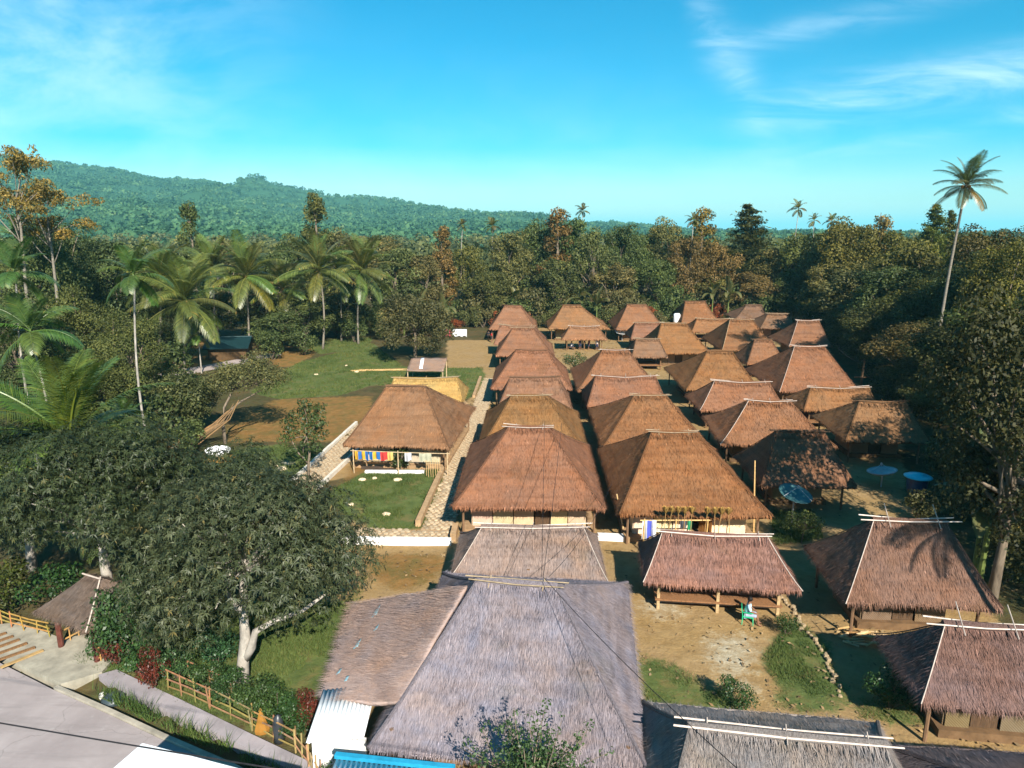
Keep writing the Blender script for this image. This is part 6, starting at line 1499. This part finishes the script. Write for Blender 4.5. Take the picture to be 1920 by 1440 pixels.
# people ---------------------------------------------------------------
def skin_mesh(name, pts, edges, radii, root_i=0, sub=1):
    me = bpy.data.meshes.new(name); me.from_pydata(pts, edges, []); me.update()
    o = bpy.data.objects.new(name, me); COL.objects.link(o); bpy.context.view_layer.update()
    sk = o.modifiers.new('s', 'SKIN'); sb = o.modifiers.new('d', 'SUBSURF'); sb.levels = sub; sb.render_levels = sub
    lay = me.skin_vertices[0].data
    for i, r in enumerate(radii): lay[i].radius = (r, r) if not isinstance(r, tuple) else r; lay[i].use_root = (i == root_i)
    dg = bpy.context.evaluated_depsgraph_get(); out = bpy.data.meshes.new_from_object(o.evaluated_get(dg)); bpy.data.objects.remove(o); out.name = name
    out.polygons.foreach_set('use_smooth', np.ones(len(out.polygons), bool)); return out
def person(loc, rz, label, seated, shirt, shorts, group=None):
    J_ = {}
    if seated:
        hip = .47; J_ = dict(pel=(0, 0, hip), sp=(.02, 0, hip + .25), ch=(.06, 0, hip + .43), nk=(.09, 0, hip + .56), hd=(.12, 0, hip + .66), ht=(.13, 0, hip + .78))
        for s_, n_ in ((-1, 'l'), (1, 'r')):
            J_.update({n_ + 'sh': (.06, .17 * s_, hip + .46), n_ + 'el': (.16, .23 * s_, hip + .22), n_ + 'wr': (.36, .14 * s_, hip + .14), n_ + 'ha': (.44, .11 * s_, hip + .12), n_ + 'hp': (.03, .1 * s_, hip - .01), n_ + 'kn': (.44, .12 * s_, hip), n_ + 'an': (.5, .12 * s_, .08), n_ + 'to': (.66, .13 * s_, .04)})
    else:
        hip = .92; J_ = dict(pel=(0, 0, hip), sp=(0, 0, hip + .25), ch=(0, 0, hip + .43), nk=(.0, 0, hip + .56), hd=(.02, 0, hip + .66), ht=(.02, 0, hip + .78))
        for s_, n_ in ((-1, 'l'), (1, 'r')):
            J_.update({n_ + 'sh': (0, .18 * s_, hip + .46), n_ + 'el': (-.02, .24 * s_, hip + .18), n_ + 'wr': (.06, .25 * s_, hip - .06), n_ + 'ha': (.09, .25 * s_, hip - .15), n_ + 'hp': (0, .09 * s_, hip - .04), n_ + 'kn': (.03 + .06 * s_, .1 * s_, .49), n_ + 'an': (.08 * s_, .1 * s_, .08), n_ + 'to': (.16 + .08 * s_, .11 * s_, .035)})
    R_ = dict(pel=.13, sp=.12, ch=.13, nk=.055, hd=.085, ht=.08, sh=.065, el=.045, wr=.033, ha=.036, hp=.09, kn=.06, an=.042, to=.03)
    E_ = [('pel', 'sp'), ('sp', 'ch'), ('ch', 'nk'), ('nk', 'hd'), ('hd', 'ht')]
    for n_ in 'lr': E_ += [('ch', n_ + 'sh'), (n_ + 'sh', n_ + 'el'), (n_ + 'el', n_ + 'wr'), (n_ + 'wr', n_ + 'ha'), ('pel', n_ + 'hp'), (n_ + 'hp', n_ + 'kn'), (n_ + 'kn', n_ + 'an'), (n_ + 'an', n_ + 'to')]
    keys = list(J_); ix = {k: i for i, k in enumerate(keys)}
    rr_ = [R_.get(k, R_.get(k[1:], .05)) for k in keys]
    root = empty('person', loc, rz, label, 'person', group)
    link('body', skin_mesh('body', [J_[k] for k in keys], [(ix[a], ix[b_]) for a, b_ in E_], rr_), 'skin', root, (1, 1, 1))
    def sub(name, ks, es, grow, colr):
        p_ = []; 
        for k in ks:
            p_.append(J_[k])
        i_ = {k: i for i, k in enumerate(ks)}; link(name, skin_mesh(name, p_, [(i_[a], i_[b_]) for a, b_ in es], [R_.get(k, R_.get(k[1:], .05)) + grow for k in ks]), 'cloth', root, colr)
    sub('shirt', ['pel', 'sp', 'ch', 'lsh', 'lel', 'rsh', 'rel'], [('pel', 'sp'), ('sp', 'ch'), ('ch', 'lsh'), ('lsh', 'lel'), ('ch', 'rsh'), ('rsh', 'rel')], .022, shirt)
    sub('shorts', ['pel', 'lhp', 'lkn', 'rhp', 'rkn'], [('pel', 'lhp'), ('lhp', 'lkn'), ('pel', 'rhp'), ('rhp', 'rkn')], .026, shorts)
    h = Vector(J_['hd']); MB().lathe([(0, .15), (.07, .135), (.105, .07), (.11, .0), (.08, -.05)], tuple(h + Vector((-.025, 0, .03))), 12).build('hair', 'hair', root, (1, 1, 1), True)
    MB().lathe([(0, .03), (.014, .015), (.018, -.02), (0, -.03)], tuple(h + Vector((.088, 0, .0))), 6).build('nose', 'skin', root)
    return root
person((8.95, 28.45, 0), rad(-15), 'person in a light blue shirt sitting on the green plastic chair', True, (.55, .85, 1.0), (.35, .4, .5))
gc = empty('plastic_chair', (8.95, 28.45, 0), rad(-15), 'green plastic chair in front of the open pavilion', 'chair')
GCOL = (.02, .48, .22)
MB().box((.05, 0, .40), (.46, .46, .035)).build('seat', 'plastic', gc, GCOL)
MB().box((-.2, 0, .62), (.03, .44, .42), 0, 0, rad(-10)).build('backrest', 'plastic', gc, GCOL)
for a_ in (-.17, .26):
    for b_ in (-.21, .21): MB().tube([(a_ * 1.1, b_ * 1.1, 0), (a_, b_, .4)], [.02, .028], 6).build('leg', 'plastic', gc, GCOL)
for b_ in (-.24, .24): MB().box((.05, b_, .63), (.42, .04, .03)).build('armrest', 'plastic', gc, GCOL)
person((-9.7, 110.6, 0), 1.2, 'standing person in dark clothes at the side of the last path-row house', False, (.03, .03, .035), (.03, .03, .03))
person((-9.1, 109.2, 0), .3, 'standing person in a red shirt by the last path-row house', False, (.6, .03, .04), (.05, .05, .06))
for i, (x, y, st_, c_, lab) in enumerate([(3.4, 102.6, True, (.8, .8, .8), 'person in a white shirt at the left end under the gathering shelter'), (4.7, 102.3, False, (.12, .1, .2), 'person in dark blue standing under the gathering shelter'), (6.0, 102.5, False, (.3, .1, .12), 'person in a maroon shirt standing under the gathering shelter'), (7.2, 102.2, False, (.65, .6, .55), 'person in a pale shirt at the right end under the gathering shelter'), (5.4, 103.6, False, (.05, .05, .06), 'person in black at the back of the gathering shelter')]):
    person((x, y, 0), 1 + i * 1.3, lab, st_, c_, (.06, .06, .1))
    if st_:
        bn = empty('bench', (x, y, 0), 1 + i * 1.3, 'low bench under the gathering shelter', 'bench'); MB().box((0, 0, .38), (.4, 1.2, .06)).build('seat', 'wood', bn)
        for b_ in (-.5, .5): MB().box((0, b_, .18), (.3, .06, .36)).build('leg', 'wood', bn)
# covered table by the bare yard
tp = empty('covered_table', (-15.3, 115.2, 0), .1, 'table with a white sheet and red cloths at the top of the bare yard', 'table')
MB().box((0, 0, .8), (2.6, 1.2, .06)).build('tabletop', 'wood', tp)
for a_ in (-1.1, 1.1):
    for b_ in (-.5, .5): MB().box((a_, b_, .39), (.08, .08, .77)).build('leg', 'wood', tp)
p0 = tp.location
for (dx, w, c_, lab) in ((.4, 2.4, (1, 1, 1), 'white sheet hung over the far table'), (-1.5, 1.0, (.75, .1, .15), 'red cloth hung beside the white sheet on the far table')):
    cloth((p0.x + dx, p0.y - .65, 1.35), w, 1.2, 0, c_, lab, None, 'hanging_sheet', 'sheets at the far table')
# far houses with metal roofs among the trees
def farm(loc, w, d, h, rz, label, rc, wc):
    root = empty('farm_house', loc, rz, label, 'house', 'metal-roofed houses among the trees')
    MB().box((0, 0, h / 2), (w, d, h)).build('wall', 'plaster', root, wc)
    V = []; rf = MB()
    for s_ in (-1, 1): rf.box((0, s_ * d * .27, h + .55), (w + .8, d * .62, .06), 0, s_ * -rad(24))
    rf.build('roof', 'white_metal', root, rc)
    for s_ in (-1, 1): MB().prism([(-d / 2, 0), (d / 2, 0), (0, d * .24)], -.06, .06).build('gable', 'plaster', root, wc).matrix_local = Matrix.Translation((s_ * (w / 2 - .07), 0, h)) @ Matrix.Rotation(rad(90), 4, 'Z') @ Matrix.Rotation(rad(90), 4, 'X')
    MB().box((0, -d / 2 - .03, 1.0), (.9, .05, 2)).build('door', 'dark_wood', root)
    for s_ in (-1, 1):
        wn_ = MB().box((s_ * w * .3, -d / 2 - .03, 1.5), (1.1, .05, 1)).build('window', 'wood', root); MB().box((s_ * w * .3, -d / 2 - .065, 1.5), (.9, .03, .8)).build('pane', 'cable', wn_)
farm((34.5, 152, 0), 8, 6, 3, .1, 'pale blue metal-roofed house behind the last thatched huts', (.55, .85, .95), (1, .7, .5))
farm((77, 168, 0), 8, 6, 5.5, .3, 'bright metal roof glimpsed through the right-hand trees, left of two', (.8, 1, 1.1), (.9, .9, 1))
farm((89, 172, 0), 8, 6, 6, -.2, 'bright metal roof glimpsed through the right-hand trees, right of two', (.85, 1, 1.1), (.9, .9, 1))
farm((57.5, 146, 0), 7, 5, 4.5, .2, 'dull white metal roof low among the right-hand trees', (.9, 1, .95), (.7, .7, .6))
hut_t = empty('shade_tinted_shed', (-44.5, 93.5, 0), .2, 'low shed under the lawn palms, roof coloured dark teal for shade', 'shed')
MB().box((0, 0, 1), (5.0, 4, 2)).build('wall', 'earth', hut_t, (.3, .28, .25)); MB().box((0, -1.3, 2.3), (6, 3.2, .1), 0, rad(24)).build('roof', 'teal_metal', hut_t, (.12, .2, .22)); MB().box((0, 1.45, 2.3), (6, 3.2, .1), 0, rad(-24)).build('roof', 'teal_metal', hut_t, (.12, .2, .22))  # roof and wall colours darkened to paint in shade
sheet('track', [(-48.5, 80.6), (-45.5, 79.6), (-40.5, 89.0), (-38.2, 96.2), (-40.5, 97.0), (-43.5, 90.5)], -.2, .07, 'concrete', (1, .95, .9))

# small litter and stones on the yards
random.seed(91)
for i, (x, y) in enumerate([(-19.4, 47.6), (-20.2, 48.1), (-13.0, 45.6), (-12.2, 45.9), (-10.5, 45.7), (-24, 84), (-28.5, 82), (-12.5, 41), (-9.9, 39.6), (-26.5, 88), (-14.5, 76)]):
    o = tag(link('stone', stone_meshes[i % 8], None, None, (1.9, 1.85, 1.8)), 'pale stone lying on the lawn', 'stone', 'loose pale stones'); o.location = (x, y, -.02); k_ = random.uniform(.3, .7); o.scale = (k_, k_ * .7, .2)

# fallen leaves, straw and pebbles over the trodden yards
rng = np.random.default_rng(17); k = 9000
qx = rng.uniform(-8, 34, k * 2); qy = 16 + 110 * rng.random(k * 2) ** 1.6
ok = (vnoise(qx, qy, 21, .5) * .6 + vnoise(qx, qy, 22, 1.9) * .4 > .45) & ((qx < 3.4) | (qx > 5) | (qy > 24)); qx, qy = qx[ok][:k], qy[ok][:k]; k = len(qx)
an = rng.random(k) * 6.28; sz = rng.uniform(.03, .085, k) * (1 + qy / 60); dx_ = np.stack([np.cos(an), np.sin(an), rng.normal(size=k) * .25], 1) * sz[:, None]; dy_ = np.stack([-np.sin(an), np.cos(an), rng.normal(size=k) * .25], 1) * sz[:, None] * .55
c_ = np.stack([qx, qy, np.full(k, .075)], 1); V = np.stack([c_ + dx_, c_ + dy_, c_ - dx_, c_ - dy_], 1).reshape(-1, 3)
tag(link('leaf_litter', np_mesh('leaf_litter', V, np.arange(4 * k).reshape(-1, 4), np.repeat(rng.random(k) * .9, 4)), 'straw', None, (.24, .17, .09)), 'scattered dry leaves and straw on the yards between the huts', 'litter', kind='stuff')

# ------------------------------------------------------------------ air
hz = MB().box((0, 10000, 155), (29600, 33600, 390)).build('haze', 'cable')
hz.data.materials.clear()
hm = bpy.data.materials.new('haze'); hm.use_nodes = True; t = hm.node_tree
for n in list(t.nodes): t.nodes.remove(n)
pv = t.nodes.new('ShaderNodeVolumePrincipled'); pv.inputs['Color'].default_value = (0.30, 0.83, 0.97, 1); pv.inputs['Density'].default_value = 0.00013; pv.inputs['Anisotropy'].default_value = 0.0
mo = t.nodes.new('ShaderNodeOutputMaterial'); t.links.new(pv.outputs[0], mo.inputs['Volume'])
hz.data.materials.append(hm); tag(hz, kind='stuff')
